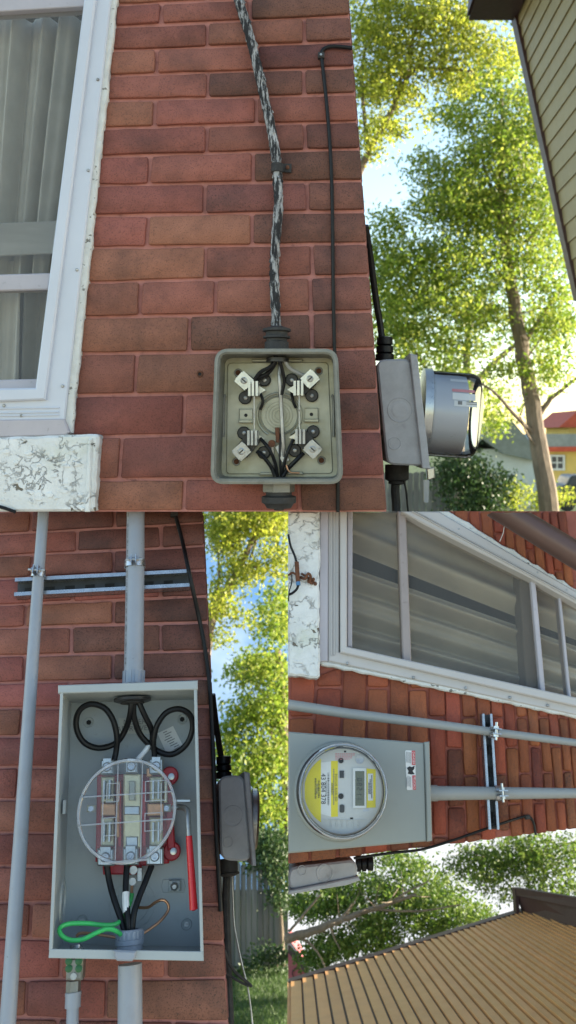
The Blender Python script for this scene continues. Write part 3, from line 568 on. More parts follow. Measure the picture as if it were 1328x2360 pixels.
# ================================================================== wall A: frayed service cable, thin cable, open socket
q = spline(A.LL([(540, -30), (556, 20), (575, 80), (590, 140), (603, 195), (615, 250), (628, 310), (638, 375), (641, 430), (642, 480), (637, 540), (633, 600), (633, 660), (636, 720), (638, 765)], .02), 9)
mb = MB(); mb.tube(q, [.0118 * (1 + random.uniform(-.09, .12)) for _ in q], 14)
cab = Th('service_cable', 'thick frayed black and white cable hanging down to the open socket', 'cable', A, A.L(638, 765, .02))
c0 = cab.part('jacket', mb, MT['fray'])
for _ in range(60):                   # loose shreds of the woven jacket
    i = random.randrange(3, len(q) - 3); p = q[i]; a = random.uniform(0, 6.28); d = Vector((math.cos(a), .3, math.sin(a))).normalized(); t = (q[i + 1] - q[i]).normalized()
    s = random.uniform(.006, .016); k = p + d * .0115; sd = t.cross(d)
    mb2 = MB(); mb2.hexa([k - sd * .003, k + sd * .003, k + sd * .003 + d * .0015, k - sd * .003 + d * .0015], [k - sd * .001 + t * s, k + sd * .001 + t * s, k + sd * .001 + t * s + d * .004, k - sd * .001 + t * s + d * .004]); cab.part('shred', mb2, MT['fray'], c0)
st = Th('cable_strap', 'dark one-hole strap holding the frayed cable to the bricks', 'strap', A, A.L(648, 400))
mb = MB(); p = A.L(639, 387, .02); mb.lathe(p - Vv * .012, (.03, 1, 0), [(.0125, 0), (.0155, .001), (.0155, .022), (.0125, .023)], 18); st.part('band', mb, MT['blackdull'])
mb = MB(); mb.prism(A.LL([(650, 377), (672, 377), (672, 398), (650, 396)], .004), 0, .005, .001); st.part('tab', mb, MT['blackdull'])
mb = MB(); mb.lathe(A.L(663, 386, .005), Wv, [(.005, 0), (.005, .003), (.003, .0045)], 10); st.part('nail', mb, MT['rust'])
single('thin_cable', 'thin black cable running down the bricks beside the frayed cable', 'cable', A, cable(A, [(812, 111), (790, 108), (765, 107), (748, 112), (741, 124), (743, 145), (748, 190), (755, 260), (761, 340), (765, 430), (767, 540), (768, 650), (770, 760), (773, 860), (775, 960), (778, 1060), (779, 1130), (779, 1180)], 4.3, .006), MT['blackpl'])
cl = Th('cable_clip', 'small black clip where the thin cable bends at the corner', 'clip', A, A.L(740, 130))
mb = MB(); mb.prism(A.LL([(733, 119), (748, 119), (748, 132), (733, 132)], .014), 0, .014, .002); cl.part('body', mb, MT['blackdull']); mb = MB(); mb.lathe(A.L(740, 126, .014), Wv, [(.003, 0), (.003, .002)], 8); cl.part('nail', mb, MT['metald'])
single('wire_end', 'end of black cable crossing the peeling white sill board', 'cable', A, cable(A, [(-40, 1160), (0, 1168), (22, 1175), (36, 1180)], 4, .04), MT['blackpl'])
an = Th('wall_anchor', 'small empty screw anchor in a brick beside the open socket', 'anchor', A, A.L(461, 868))
mb = MB(); mb.torus(A.L(461, 862, .001), Wv, .0065, .0025, 18); an.part('sleeve', mb, MT['rust']); mb = MB(); mb.lathe(A.L(461, 862, -.004), Wv, [(.005, 0), (.005, .005)], 12); an.part('hole', mb, MT['dark'])
FW = .125
sk = Th('meter_socket', 'old round-cornered metal meter socket standing open with its jaws exposed', 'meter socket', A, A.L(640, 1112))
o = roundpoly(A.LL([(498, 806), (776, 806), (789, 1113), (487, 1113)], FW), .030, 6); i1 = inset(o, .0095)
mb = MB(); mb.frame(o, i1, 0, FW - .012); sk.part('housing', mb, MT['cast'])
mb = MB(); oo = inset(o, -.003); mb.frame(oo, inset(o, .0085), FW - .013, FW - .004); rim = sk.part('rim', mb, MT['cast'])
mb = MB(); mb.frame(inset(o, .001), inset(o, .0055), FW - .0045, FW + .001); sk.part('rim_ridge', mb, MT['cast'], rim)
mb = MB(); mb.prism(inset(o, .008), .002, .012); sk.part('back_plate', mb, MT['cream'])
mb = MB(); pl = roundpoly([Vector((p.x, p.y)) for p in A.LL([(524, 836), (757, 834), (768, 1092), (521, 1093)], .016)], .012, 4); mb.prism(pl, .011, .016, .002); sk.part('inner_pan', mb, MT['cream'])
for s in (0, 1):                      # embossed side beads
    x0, x1 = ((521, 515), (764, 769))[s]; mb = MB(); mb.tube(spline(A.LL([(x0, 912), (x0 - (4 if s else -4) * -1, 920), (x1, 1000), (x1, 1005)], .02), 4), .0035, 8); sk.part('bead', mb, MT['cast'])
for (x, y) in ((549, 859), (735, 855), (545, 1064), (741, 1061)):
    mb = MB(); mb.torus(A.L(x, y, .017), Wv, .0085, .0022, 20); h = sk.part('mounting_hole', mb, MT['cast']); mb = MB(); mb.lathe(A.L(x, y, .0155), Wv, [(.0075, 0), (.0075, .0015)], 14); sk.part('hole', mb, MT['rust'], h)
dc = A.L(644, 957, .016); m = A.m(644, 957, .016)
mb = MB(); mb.lathe(dc, Wv, [(46 * m, 0), (46 * m, .006), (43 * m, .008), (41 * m, .004), (0.5 * m, .004)], 44); disc = sk.part('centre_disc', mb, MT['cream'])
for r in (10, 17, 24, 31): mb = MB(); mb.torus(dc + Wv * .004, Wv, r * m, .0011, 40); sk.part('groove_ring', mb, MT['cream'], disc)
mb = MB()
for a in range(40, 321, 8):
    pass
arc = [dc + Vector((math.cos(R(a)) * 51 * m, math.sin(R(a)) * 51 * m, .004)) for a in range(-60, 241, 10)]; mb.tube(arc, .003, 8); sk.part('disc_ring', mb, MT['cream'], disc)
for (x, y) in ((567, 957), (718, 955)):
    mb = MB(); mb.prism(A.LL([(x - 16, y - 15), (x + 16, y - 15), (x + 16, y + 12), (x - 16, y + 12)], .024), .015, .024, .002); b_ = sk.part('bracket', mb, MT['cream'])
    mb = MB(); mb.prism(A.LL([(x - 17, y + 10), (x + 17, y + 10), (x + 17, y + 18), (x - 17, y + 18)], .034), .015, .034, .002); sk.part('bracket_lip', mb, MT['cream'], b_)
    mb = MB(); mb.lathe(A.L(x, y, .024), Wv, [(.0045, 0), (.0045, .0008)], 10); sk.part('hole', mb, MT['dark'], b_)
for (x, y) in ((566, 917), (719, 912), (563, 998), (722, 995), (610, 876), (673, 876), (609, 1043), (680, 1038)):
    mb = MB(); mb.lathe(A.L(x, y, .016), Wv, [(.0165, 0), (.0165, .012), (.014, .015)], 18); ins = sk.part('insulator', mb, MT['bake'])
    mb = MB(); mb.lathe(A.L(x, y, .031), Wv, [(.005, 0), (.005, .003), (.003, .004)], 10); sk.part('screw', mb, MT['metald'], ins)
for (lx, ly, jx, jy, ang, mt) in ((564, 878, 586, 897, -42, 'metal'), (715, 874, 689, 896, 42, 'metal'), (558, 1040, 584, 1009, 42, 'metald'), (721, 1035, 693, 1006, -42, 'metald')):
    c = A.L(lx, ly, .052); ca, sa = math.cos(R(ang)), math.sin(R(ang)); x_, y_ = Vector((ca, sa, 0)), Vector((-sa, ca, 0))
    d = (A.L(jx, jy, .05) - A.L(lx, ly, .05)).normalized(); jc = A.L(jx, jy, .05); p_ = Vector((-d.y, d.x, 0))
    mb = MB(); mb.box((c + jc) / 2 - Wv * .016, d * (jc - c).length * .62, p_ * .019, Wv * .011); sk.part('terminal_block', mb, MT['bake'])
    mb = MB(); mb.box(c, x_ * .017, y_ * .017, Wv * .014); mb.box(c + Wv * .0145, x_ * .0185, y_ * .012, Wv * .002); lug = sk.part('lug', mb, MT[mt])
    mb = MB(); mb.lathe(c + Wv * .016, Wv, [(.0085, 0), (.0085, .004), (.006, .005), (.006, .002), (.001, .002)], 12); sk.part('lug_screw', mb, MT['metald'], lug)
    mb = MB(); mb.box(c + Wv * .0195, x_ * .0075, y_ * .0012, Wv * .0012); sk.part('screw_slot', mb, MT['dark'], lug)
    mb = MB()
    for k in (-1, 0, 1): mb.box(jc + Uv * (k * .0090) + Wv * (.010 - abs(k) * .004), Uv * .0030, Vv * .018, Wv * .026)
    mb.box(jc - Wv * .010, Uv * .013, Vv * .015, Wv * .005); sk.part('jaw', mb, MT[mt])
    mb = MB(); t_ = A.L(jx + (12 if jx < 640 else -12), jy + 2, .035); mb.prism([(t_.x, t_.y + .010), (t_.x + (.016 if jx < 640 else -.016), t_.y), (t_.x, t_.y - .010)], .028, .036); sk.part('jaw_tip', mb, MT['metal'])
for x in (586, 690): sk.part('bail_rod', cable(A, [(x, 905), (x, 960), (x + .5, 1000)], 1.8, .075, 3, 8), MT['metald'])
sk.part('neutral_strap', cable(A, [(644, 838, .05), (645, 880, .055), (648, 930, .05), (651, 990, .05), (654, 1040, .045), (656, 1075, .03)], 4.4, .05, 5, 8), MT['metald'])
for pth, mt, r in (([(636, 822, .07), (632, 840, .06), (615, 862, .05), (590, 872, .05)], 'blackpl', 5.5), ([(655, 828, .07), (668, 848, .06), (690, 860, .055), (702, 866, .05)], 'oldrail', 4.5), ([(592, 1040, .04), (610, 1056, .045), (626, 1078, .04), (634, 1098, .04)], 'blackpl', 4.5), ([(700, 1044, .04), (684, 1060, .045), (664, 1080, .04), (652, 1098, .04)], 'blackpl', 5), ([(628, 1030, .04), (630, 1060, .035), (632, 1096, .03)], 'metald', 3.5), ([(648, 1000, .04), (645, 1040, .045), (648, 1096, .03)], 'blackdull', 3)):
    sk.part('wire', cable(A, pth, r, .05, 5, 8), MT[mt])
for pth, mt, rr_ in (([(642, 826, .08), (650, 850, .07), (655, 880, .06), (649, 910, .055)], 'blackpl', 4), ([(640, 824, .07), (622, 846, .075), (600, 858, .065), (584, 880, .06)], 'blackpl', 4.5), ([(600, 1010, .05), (620, 1034, .06), (634, 1066, .05), (640, 1098, .04)], 'blackpl', 4), ([(676, 1012, .05), (664, 1040, .055), (654, 1072, .05), (648, 1098, .04)], 'blackpl', 3.6), ([(600, 905, .03), (606, 925, .035), (600, 944, .03)], 'blackpl', 3.4), ([(672, 905, .03), (676, 925, .035), (682, 940, .03)], 'blackpl', 3.4), ([(660, 1072, .05), (668, 1088, .05), (690, 1090, .04)], 'copper', 2)):
    sk.part('wire', cable(A, pth, rr_, .05, 5, 8), MT[mt])
mb = MB(); mb.prism(A.LL([(634, 985), (644, 985), (644, 1020), (636, 1020)], .05), .03, .05, .002); mb.lathe(A.L(627, 1022, .04), Wv, [(.009, 0), (.009, .012)], 12); sk.part('rusty_link', mb, MT['rust'])
mb = MB(); mb.prism(A.LL([(634, 1030), (652, 1018), (668, 1062), (650, 1066)], .045), .038, .045, .001); sk.part('bond_plate', mb, MT['metald'])
mb = MB(); mb.lathe(A.L(640, 829, .06), Vv, [(.028, -.006), (.028, .004)], 20); sk.part('top_bushing', mb, MT['bake'])
for (x, y) in ((601, 830), (676, 830)): mb = MB(); mb.prism(A.LL([(x - 22, y - 2), (x + 22, y - 2), (x + 20, y + 4), (x - 20, y + 4)], .03), .012, .03, .002); sk.part('tab', mb, MT['cream'])
for (x, y) in ((617, 1092), (681, 1091)): mb = MB(); mb.prism(A.LL([(x - 16, y - 4), (x + 16, y - 4), (x + 20, y + 3), (x - 20, y + 3)], .03), .012, .03, .002); sk.part('tab', mb, MT['cream'])
c = A.L(638, 800, .055); hub = MB(); hub.lathe(c, Vv, [(.030, -.008), (.030, .012), (.026, .014), (.026, .020), (.034, .022), (.034, .026), (.027, .028), (.027, .037), (.035, .039), (.035, .045), (.024, .048), (.013, .052)], 26); sk.part('cable_connector', hub, MT['blackdull'])
c = A.L(643, 1113, .055); hub = MB(); hub.lathe(c, -Vv, [(.040, -.004), (.040, .021), (.037, .023)], 6); sk.part('locknut', hub, MT['cast'])
hub = MB(); hub.lathe(c, -Vv, [(.032, .023), (.032, .030), (.043, .034), (.043, .048), (.036, .052), (.030, .062), (.012, .0645), (.012, .0675)], 24); sk.part('cable_connector', hub, MT['blackdull'])
# ================================================================== side-mounted meter boxes (on the return face of each corner)
def side_box(P, name, label, face, flange, wn, wf, up, meter=None, ko=(), group=None):
    th = Th(name, label, 'meter box', P, P.L(*face[0], wn))
    q = P.LL(face, wn); o = roundpoly([(p.x, p.y) for p in q], .022, 3); mb = MB(); mb.prism(o, wf, wn, .005); bx = th.part('housing', mb, MT['castgrey'])
    q = P.LL(flange, wn + .012); mb = MB(); mb.prism([(p.x, p.y) for p in q], wf - .012, wn + .012, .003); th.part('cover', mb, MT['castgrey'])
    for (x, y, r) in ko:
        m = P.m(x, y, wn); c = P.L(x, y, wn); mb = MB(); mb.torus(c, Wv, r * m, .0014, 30); k = th.part('knockout', mb, MT['castgrey']); mb = MB(); mb.lathe(c, Wv, [(r * m * .78, -.001), (r * m * .70, .0004), (r * m * .45, -.0002), (.001, -.002)], 24); th.part('knockout_dimple', mb, MT['castgrey'], k)
    return th
sA = side_box(A, 'side_meter', 'grey side-mounted meter box with round glass meter on the brick corner', [(868, 829), (946, 826), (980, 1074), (892, 1071)], [(944, 814), (962, 818), (992, 1081), (973, 1080)], -.25, -.56, 0, ko=((922, 945, 28), (910, 1022, 14)))
ax = Vector((1, -.075, 0)).normalized(); c = A.L(972, 951, -.405); m = A.m(972, 951, -.4)
mb = MB(); mb.lathe(c, ax, [(103 * m, -.004), (103 * m, .020), (99 * m, .022)], 40); sA.part('ring', mb, MT['metal'])
g0 = .018; ln = 128 * m
mb = MB(); mb.lathe(c, ax, [(82 * m, g0), (90 * m, g0 + .004), (90 * m, ln * .73), (84 * m, ln * .75)], 40); dr = sA.part('register_drum', mb, MT['drum'])
mb = MB(); mb.lathe(c, ax, [(99 * m, g0), (99 * m, ln * .82), (97 * m, ln * .90), (91 * m, ln * .97), (80 * m, ln), (3 * m, ln * 1.01)], 44, cap0=False); sA.part('glass_dome', mb, MT['glass'])
for (x0, y0, x1, y1, mt) in ((1027, 868, 1066, 880, 'paper'), (1029, 894, 1080, 902, 'inkp'), (1030, 903, 1082, 920, 'paper'), (1034, 921, 1086, 934, 'paper')):
    cx, cyy = (x0 + x1) / 2, (y0 + y1) / 2; rr = 90.8 * m; vv = (951 - cyy) * m; th0 = math.asin(max(-.98, min(.98, vv / rr))); hh = (y1 - y0) * m / 2 / rr
    rs = []
    for u_ in ((x0 - 972) * m * .985, (x1 - 972) * m * .985):
        rs.append([c + ax * u_ + (Vector((.075, 1, 0)).normalized() * math.sin(th0 + k * hh) + Wv * math.cos(th0 + k * hh)) * rr for k in (-1, -.33, .33, 1)])
    mb = MB(); mb.rings(rs, False, False, False); lb = sA.part('label', mb, MT[mt])
    if y0 == 921:
        mb = MB(); p0 = c + ax * ((1046 - 972) * m) + (Vector((.075, 1, 0)).normalized() * math.sin(th0) + Wv * math.cos(th0)) * (rr + .0006); mb.box(p0, ax * .006, Vv * .007, Wv * .0002)
        for k in range(3): mb.box(p0 + ax * .033 + Vv * (.006 - k * .006), ax * .015, Vv * .001, Wv * .0003)
        sA.part('print', mb, MT['inkg'], lb)
hc = A.L(887, 826, -.40); mb = MB(); mb.lathe(hc, Vv, [(.028, -.006), (.028, .012), (.020, .015), (.026, .018), (.026, .036), (.018, .038), (.024, .042), (.024, .062), (.012, .066)], 22); sA.part('cable_connector', mb, MT['blackpl'])
hc = A.L(915, 1074, -.40); mb = MB(); mb.lathe(hc, -Vv, [(.036, -.004), (.036, .04), (.026, .045), (.026, .052), (.014, .056)], 20); sA.part('lower_connector', mb, MT['blackdull'])
mb = MB(); mb.prism(A.LL([(983, 1080), (1002, 1076), (1003, 1102), (986, 1108)], -.30), -.33, -.30, .003); la = sA.part('latch', mb, MT['metal'])
mb = MB(); mb.prism(roundpoly([(p.x, p.y) for p in A.LL([(976, 1106), (990, 1106), (988, 1159), (976, 1158)], -.29)], .004, 3), -.293, -.289, .001); sA.part('seal_tag', mb, MT['clearr'], la)
single('service_cable', 'black cable curving round the corner into the side meter with glass dome', 'cable', A, cable(A, [(842, 520, -.30), (852, 580, -.34), (860, 640, -.37), (868, 700, -.39), (876, 745, -.40), (880, 778, -.40)], 8, -.3, 6), MT['blackpl'])
single('service_cable', 'black cable dropping from under the side meter with glass dome', 'cable', A, cable(A, [(913, 1105, -.40), (911, 1130, -.40), (913, 1160, -.40), (914, 1195, -.38)], 10, -.4, 5), MT['blackdull'])
single('wire', 'thin dark wire hanging in front of the fence under the side meter', 'wire', A, cable(A, [(931, 1108, -.36), (936, 1130, -.36), (939, 1160, -.36), (942, 1195, -.36)], 2.2, -.36, 5), MT['blackpl'])
sB = side_box(B, 'side_meter', 'grey side-mounted meter box with round cover beside the tall box wall', [(504, 1789), (563, 1786), (579, 1986), (509, 1982)], [(562, 1778), (576, 1781), (591, 1996), (581, 1995)], -.22, -.50, 0, ko=((537, 1881, 22), (526, 1941, 11)))
cB = B.L(584, 1888, -.36); mB = B.m(584, 1888, -.36); axB = Vector((1, -.07, 0)).normalized()
mb = MB(); mb.lathe(cB, axB, [(66 * mB, -.006), (66 * mB, .006), (60 * mB, .012), (20 * mB, .012)], 36); sB.part('cover_ring', mb, MT['metald'])
hc = B.L(516, 1789, -.36); mb = MB(); mb.lathe(hc, Vv, [(.022, -.006), (.022, .010), (.016, .013), (.022, .016), (.022, .028), (.017, .030), (.021, .034), (.021, .052), (.012, .054)], 20); sB.part('cable_connector', mb, MT['blackpl'])
hc = B.L(526, 1983, -.36); mb = MB(); mb.lathe(hc, -Vv, [(.026, -.004), (.026, .028), (.030, .030), (.030, .034), (.014, .040)], 16); sB.part('lower_connector', mb, MT['blackdull'])
single('service_cable', 'black cable down the corner into the side box with round cover', 'cable', B, cable(B, [(490, 1600, -.30), (497, 1660, -.33), (505, 1715, -.35), (511, 1752, -.36)], 7, -.3, 6), MT['blackpl'])
single('service_cable', 'thick black cable below the side box in front of the board fence', 'cable', B, cable(B, [(524, 2010, -.36), (521, 2060, -.34), (522, 2120, -.32), (524, 2180, -.30), (526, 2260, -.28), (529, 2330, -.26), (531, 2400, -.24)], 9, -.3, 6), MT['blackdull'])
single('wire', 'stiff bent wire stub sticking out near the lawn', 'wire', B, cable(B, [(518, 2190, -.24), (526, 2215, -.24), (542, 2240, -.24), (560, 2256, -.24), (577, 2270, -.24), (579, 2275, -.24)], 3.6, -.3, 5), MT['blackdull'])
single('wire', 'forked lower wire stub beside the bent wire near the lawn', 'wire', B, cable(B, [(516, 2240, -.24), (532, 2250, -.24), (552, 2262, -.24), (574, 2273, -.24)], 2.8, -.3, 5), MT['blackdull'])
single('wire', 'long thin wire hanging before the fence down to the lawn', 'wire', B, cable(B, [(534, 2005, -.40), (537, 2070, -.40), (540, 2130, -.40), (549, 2180, -.40), (560, 2230, -.40), (570, 2270, -.40), (578, 2320, -.40), (584, 2375, -.40)], 2.0, -.4, 5), MT['metald'])
sC = side_box(C, 'side_meter', 'grey side meter box lying sideways under the smart meter wall', [(664.5, 1999), (822, 1981), (826, 2022), (664.5, 2053)], [(664.5, 2053), (826, 2020), (831, 2029), (800, 2040), (664.5, 2062)], -.18, -.45, 0, ko=((748, 2012, 18), (696, 2006, 10)))
hc = C.L(824, 1990, -.30); mb = MB(); mb.lathe(hc, Uv, [(.020, -.004), (.020, .008), (.014, .010), (.019, .012), (.019, .022), (.014, .024), (.018, .028), (.018, .040), (.008, .042)], 18); sC.part('cable_connector', mb, MT['blackpl'])
# ================================================================== wall B: conduits, strut, clamps
def pipe(P, pts, rs, w, mat, name, label, sub=()):
    th = Th(name, label, 'pipe', P, P.L(*pts[-1], w)); q = [P.L(x, y, w) for x, y in pts]; mb = MB(); mb.tube(q, [r * P.m(x, y, w) for (x, y), r in zip(pts, rs)], 22); th.part('tube', mb, mat); return th
pipe(B, [(101, 1172), (91, 1300), (77, 1500), (62, 1720), (46, 1960), (30, 2180), (14, 2420)], [12.5, 13.2, 14.2, 15.5, 17, 18, 19.5], .075, MT['pvc'], 'conduit', 'slim grey conduit clamped at the end of the metal strut')
mc = pipe(B, [(313, 1172), (312, 1300), (310, 1440), (308, 1574)], [20.5, 21.3, 22, 22.6], .085, MT['pvc'], 'conduit', 'thick grey conduit entering the top of the tall open box')
a, b = B.L(309, 1546, .085), B.L(308, 1576, .085); mb = MB(); mb.tube([a, b], 24.5 * B.m(308, 1560, .085), 24); cp = mc.part('coupling', mb, MT['pvc'])
mb = MB()
for k in range(10): d = Vector((math.cos(k * .628), 0, math.sin(k * .628))); mb.box((a + b) / 2 + d * 24.6 * B.m(308, 1560, .085), Vector((-d.z, 0, d.x)) * .004, (b - a) * .48, d * .0012)
mc.part('coupling_rib', mb, MT['pvc'], cp)
mb = MB(); rr = 21.2 * B.m(312, 1300, .085)
for k in range(120):                  # faint illegible print running up the conduit
    t = k / 120; p = B.L(lerp(312.6, 308.4, t), lerp(1175, 1540, t), .085); d = Vector((-.80, 0, .60)); r_ = lerp(20.6, 22.5, t) * B.m(311, 1360, .085) + .0003
    if random.random() < .72: mb.box(p + d * r_, Vector((.6, 0, .8)) * random.uniform(.0012, .0028), Vv * random.uniform(.0006, .0016), d * .0002)
mc.part('print', mb, MT['inkg'])
pipe(B, [(300, 2222), (300, 2300), (300, 2420)], [27.5, 28.3, 29], .10, MT['pvc'], 'conduit', 'fat grey conduit leaving the bottom of the tall open box')
bp = Th('ground_connector', 'green-screwed ground connector and slim pipe under the tall box', 'connector', B, B.L(168, 2420, .07))
c = B.L(172, 2212, .07); mm = B.m(172, 2260, .07)
q = [B.L(x, y, .07) for x, y in ((172, 2208), (170, 2262))]; mb = MB(); mb.prism([(p.x, p.y) for p in B.LL([(152, 2208), (192, 2208), (190, 2260), (152, 2260)], .10)], .045, .10, .004); bd = bp.part('body', mb, MT['cast'])
for (x, y) in ((159, 2215), (182, 2215), (159, 2232), (182, 2232)): mb = MB(); mb.lathe(B.L(x, y, .10), Wv, [(.0075, 0), (.0075, .002), (.004, .003)], 12); bp.part('green_screw', mb, MT['dkgreen'], bd)
mb = MB(); mb.lathe(B.L(170, 2250, .10), Wv, [(.007, 0), (.007, .003)], 8); bp.part('clamp_screw', mb, MT['metald'], bd)
mb = MB(); mb.lathe(B.L(170, 2260, .07), -Vv, [(17 * mm, 0), (17 * mm, .032)], 6); bp.part('hex_nut', mb, MT['cast'])
mb = MB(); mb.tube([B.L(169, 2290, .07), B.L(168, 2322, .07)], 18 * mm, 20); mb.tube([B.L(169, 2286, .07), B.L(169, 2294, .07)], 18.8 * mm, 20); bp.part('collar', mb, MT['pvc'])
mb = MB(); mb.tube([B.L(168, 2318, .07), B.L(166, 2420, .07)], 14 * mm, 20); bp.part('tube', mb, MT['pvc'])
def strut(P, a, b, h, label, clamps, wz=.045, lf=.20):
    """C-channel between two pixels, h pixels across, with two pipe clamps as things of their own"""
    th = Th('strut_channel', label, 'strut', P, P.L(*b)); A0, B0 = P.L(*a, wz), P.L(*b, wz); d = (B0 - A0); L = d.length; d.normalize(); n = Vector((-d.y, d.x, 0)); H = h * P.m(*a, wz) / 2; c = (A0 + B0) / 2; c = Vector((c.x, c.y, 0))
    mb = MB(); t = .0022
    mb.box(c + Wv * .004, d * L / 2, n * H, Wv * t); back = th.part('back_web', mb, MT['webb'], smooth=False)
    for s in (-1, 1):
        mb = MB(); mb.box(c + Wv * (wz / 2 + .003) + n * s * (H - t), d * (L / 2 - .0004), n * t, Wv * (wz / 2 - .002)); mb.box(c + Wv * wz + n * s * (H * (1 - lf)), d * L / 2, n * H * lf, Wv * t); mb.box(c + Wv * (wz - .006) + n * s * (H * (1 - 2 * lf) + t), d * (L / 2 - .0006), n * t, Wv * .006)
        th.part('lip', mb, MT['galv'], smooth=False)
    for k in range(int(L / .05)):
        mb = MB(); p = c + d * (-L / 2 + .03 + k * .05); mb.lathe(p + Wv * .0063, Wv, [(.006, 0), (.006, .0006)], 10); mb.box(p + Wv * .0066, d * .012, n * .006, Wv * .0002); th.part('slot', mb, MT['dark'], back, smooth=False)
    return d, n
def clamp(P, px, py, rpx, w, along, label):
    """two-piece strut clamp round a pipe; along: direction of the pipe"""
    c = P.L(px, py, w); r = rpx * P.m(px, py, w) + .0012; al = Vector(along).normalized(); sd = al.cross(Wv).normalized()
    th = Th('pipe_clamp', label, 'clamp', P, c - Wv * w)
    for s in (-1, 1):
        rs = []
        for k in range(9):
            a = R(8 + k * 17); q = c + (Wv * math.cos(a) + sd * s * math.sin(a)) * r; o_ = (Wv * math.cos(a) + sd * s * math.sin(a)) * .0022
            rs.append([q - al * .009, q + al * .009, q + al * .009 + o_, q - al * .009 + o_])
        e = rs[-1]; mb = MB(); mb.rings(rs); 
        q = c + Wv * r + sd * s * .0055; mb.box(q + Wv * .017, sd * .0012, al * .010, Wv * .019); mb.box(c + sd * s * (r * .85) - Wv * (r * .55), sd * .0016, al * .009, Wv * r * .5); th.part('strap_half', mb, MT['galv'])
    q = c + Wv * (r + .022); mb = MB(); mb.lathe(q - sd * .021, sd, [(.0032, 0), (.0032, .040)], 10); mb.lathe(q + sd * .0068, sd, [(.0065, 0), (.0065, .005)], 6); mb.lathe(q - sd * .0118, sd, [(.0065, 0), (.0065, .005)], 6); th.part('bolt', mb, MT['metal'])
strut(B, (34, 1353), (437, 1332), 44, 'galvanised strut channel across the bricks above the tall box', None)
clamp(B, 89, 1322, 13.5, .075, (-.075, -1, 0), 'steel clamp holding the slim conduit on the strut')
clamp(B, 311, 1300, 21.6, .085, (-.01, -1, 0), 'steel clamp holding the thick conduit above the tall box')
single('thin_cable', 'thin black cable sweeping over the strut end and down the brick corner', 'cable', B, cable(B, [(401, 1172, .01), (408, 1200, .012), (420, 1245, .02), (432, 1300, .055), (445, 1360, .05), (458, 1420, .02), (470, 1480, .01), (479, 1540, .008), (485, 1600, .008), (490, 1700, .008), (494, 1800, .008), (498, 1900, .008), (504, 2010, .006), (509, 2100, .004)], 4.6, .01, 6), MT['blackpl'])
cl = Th('cable_clip', 'small black clip on the thin cable above the strut', 'clip', B, B.L(401, 1188)); mb = MB(); mb.prism(B.LL([(393, 1176), (410, 1176), (410, 1188), (393, 1188)], .018), 0, .018, .002); cl.part('body', mb, MT['blackdull'])
# ================================================================== the tall open box
FB = .19
bx = Th('meter_box', 'tall grey meter box with its cover off and cables inside', 'meter box', B, B.L(290, 2212))
o = [Vector((p.x, p.y)) for p in B.LL([(140, 1583), (454, 1575), (470, 2213), (113, 2208)], FB)]; i_ = inset(o, .0028)
mb = MB(); mb.frame(o, i_, 0, FB); hs = bx.part('housing', mb, MT['greybox'], smooth=False)
mb = MB(); mb.prism(inset(o, .002), .001, .005); bk = bx.part('back_plate', mb, MT['greybox'], smooth=False)
def bxs(name, pts, w0, w1, mat, ch=.001, parent=None): mb = MB(); mb.prism(B.LL(pts, w1), w0, w1, ch); return bx.part(name, mb, mat, parent, ang=30)
bxs('hood', [(134, 1579), (456, 1568), (456, 1589), (134, 1598)], 0, FB + .004, MT['greybox'], .002)
bxs('bottom_flange', [(114, 2187), (468, 2193), (470, 2215), (112, 2208)], FB - .002, FB + .003, MT['greybox'])
bxs('side_lip', [(139, 1596), (146, 1596), (121, 2190), (113, 2190)], FB - .001, FB + .002, MT['greybox']); bxs('side_lip', [(447, 1588), (453, 1588), (469, 2194), (462, 2194)], FB - .001, FB + .002, MT['greybox'])
for (x, y, r) in ((305, 2085, 52), (305, 2085, 38)): mb = MB(); mb.torus(B.L(x, y, .005), Wv, r * B.m(x, y), .0009, 48); bx.part('knockout', mb, MT['greybox'], bk)
lu = B.L(126, 2090, FB).x + .004
for r in (.046, .036, .026): mb = MB(); mb.torus(Vector((lu, B.L(126, 2090, FB).y, .095)), Uv, r, .0010, 36); bx.part('knockout', mb, MT['greybox'], hs)
lu2 = B.L(133, 1860, FB); mb = MB(); mb.box(Vector((lu2.x + .006, lu2.y, .11)), Uv * .003, Vv * .014, Wv * .02); bx.part('side_tab', mb, MT['greybox'], hs)
for (x, y, mt) in ((205, 1665, 'dark'), (420, 1658, 'dark'), (190, 2122, 'greybox'), (430, 2130, 'pvc')):
    mb = MB(); mb.lathe(B.L(x, y, .005), Wv, [(.0125, 0), (.011, .003), (.006, .001), (.0005, .001)], 18); s_ = bx.part('mounting_dimple', mb, MT['greybox'], bk); mb = MB(); mb.lathe(B.L(x, y, .0065), Wv, [(.006, 0), (.006, .003)], 6); bx.part('screw', mb, MT['dark' if mt == 'dark' else 'metald'], s_)
c = B.L(306, 1604, .10); mb = MB(); ty = B.L(306, 1592, FB).y - .006; c = Vector((c.x, ty, .10)); mb.lathe(c, -Vv, [(.044, 0), (.044, .006), (.036, .009)], 28); bx.part('top_hub', mb, MT['bake']); mb = MB(); mb.lathe(c, -Vv, [(.028, .008), (.028, .012)], 22); bx.part('hub_opening', mb, MT['dark'])
lab = bxs('approval_label', [(273, 1655), (349, 1655), (350, 1692), (274, 1690)], .005, .0062, MT['paperg'], 0)
for tx, x, y, sz in (('METER', 311, 1664, 17), ('APPROVED', 311, 1679, 16)):
    mb = MB(); put_text(mb, tx, B.L(x, y, .0070), Uv, Vv, sz * B.m(x, y), 1.05); bx.part('lettering', mb, MT['inkg'], lab, smooth=False)
lab2 = bxs('rating_label', [(363, 1690), (399, 1673), (421, 1716), (384, 1737)], .005, .0066, MT['paper'], 0)
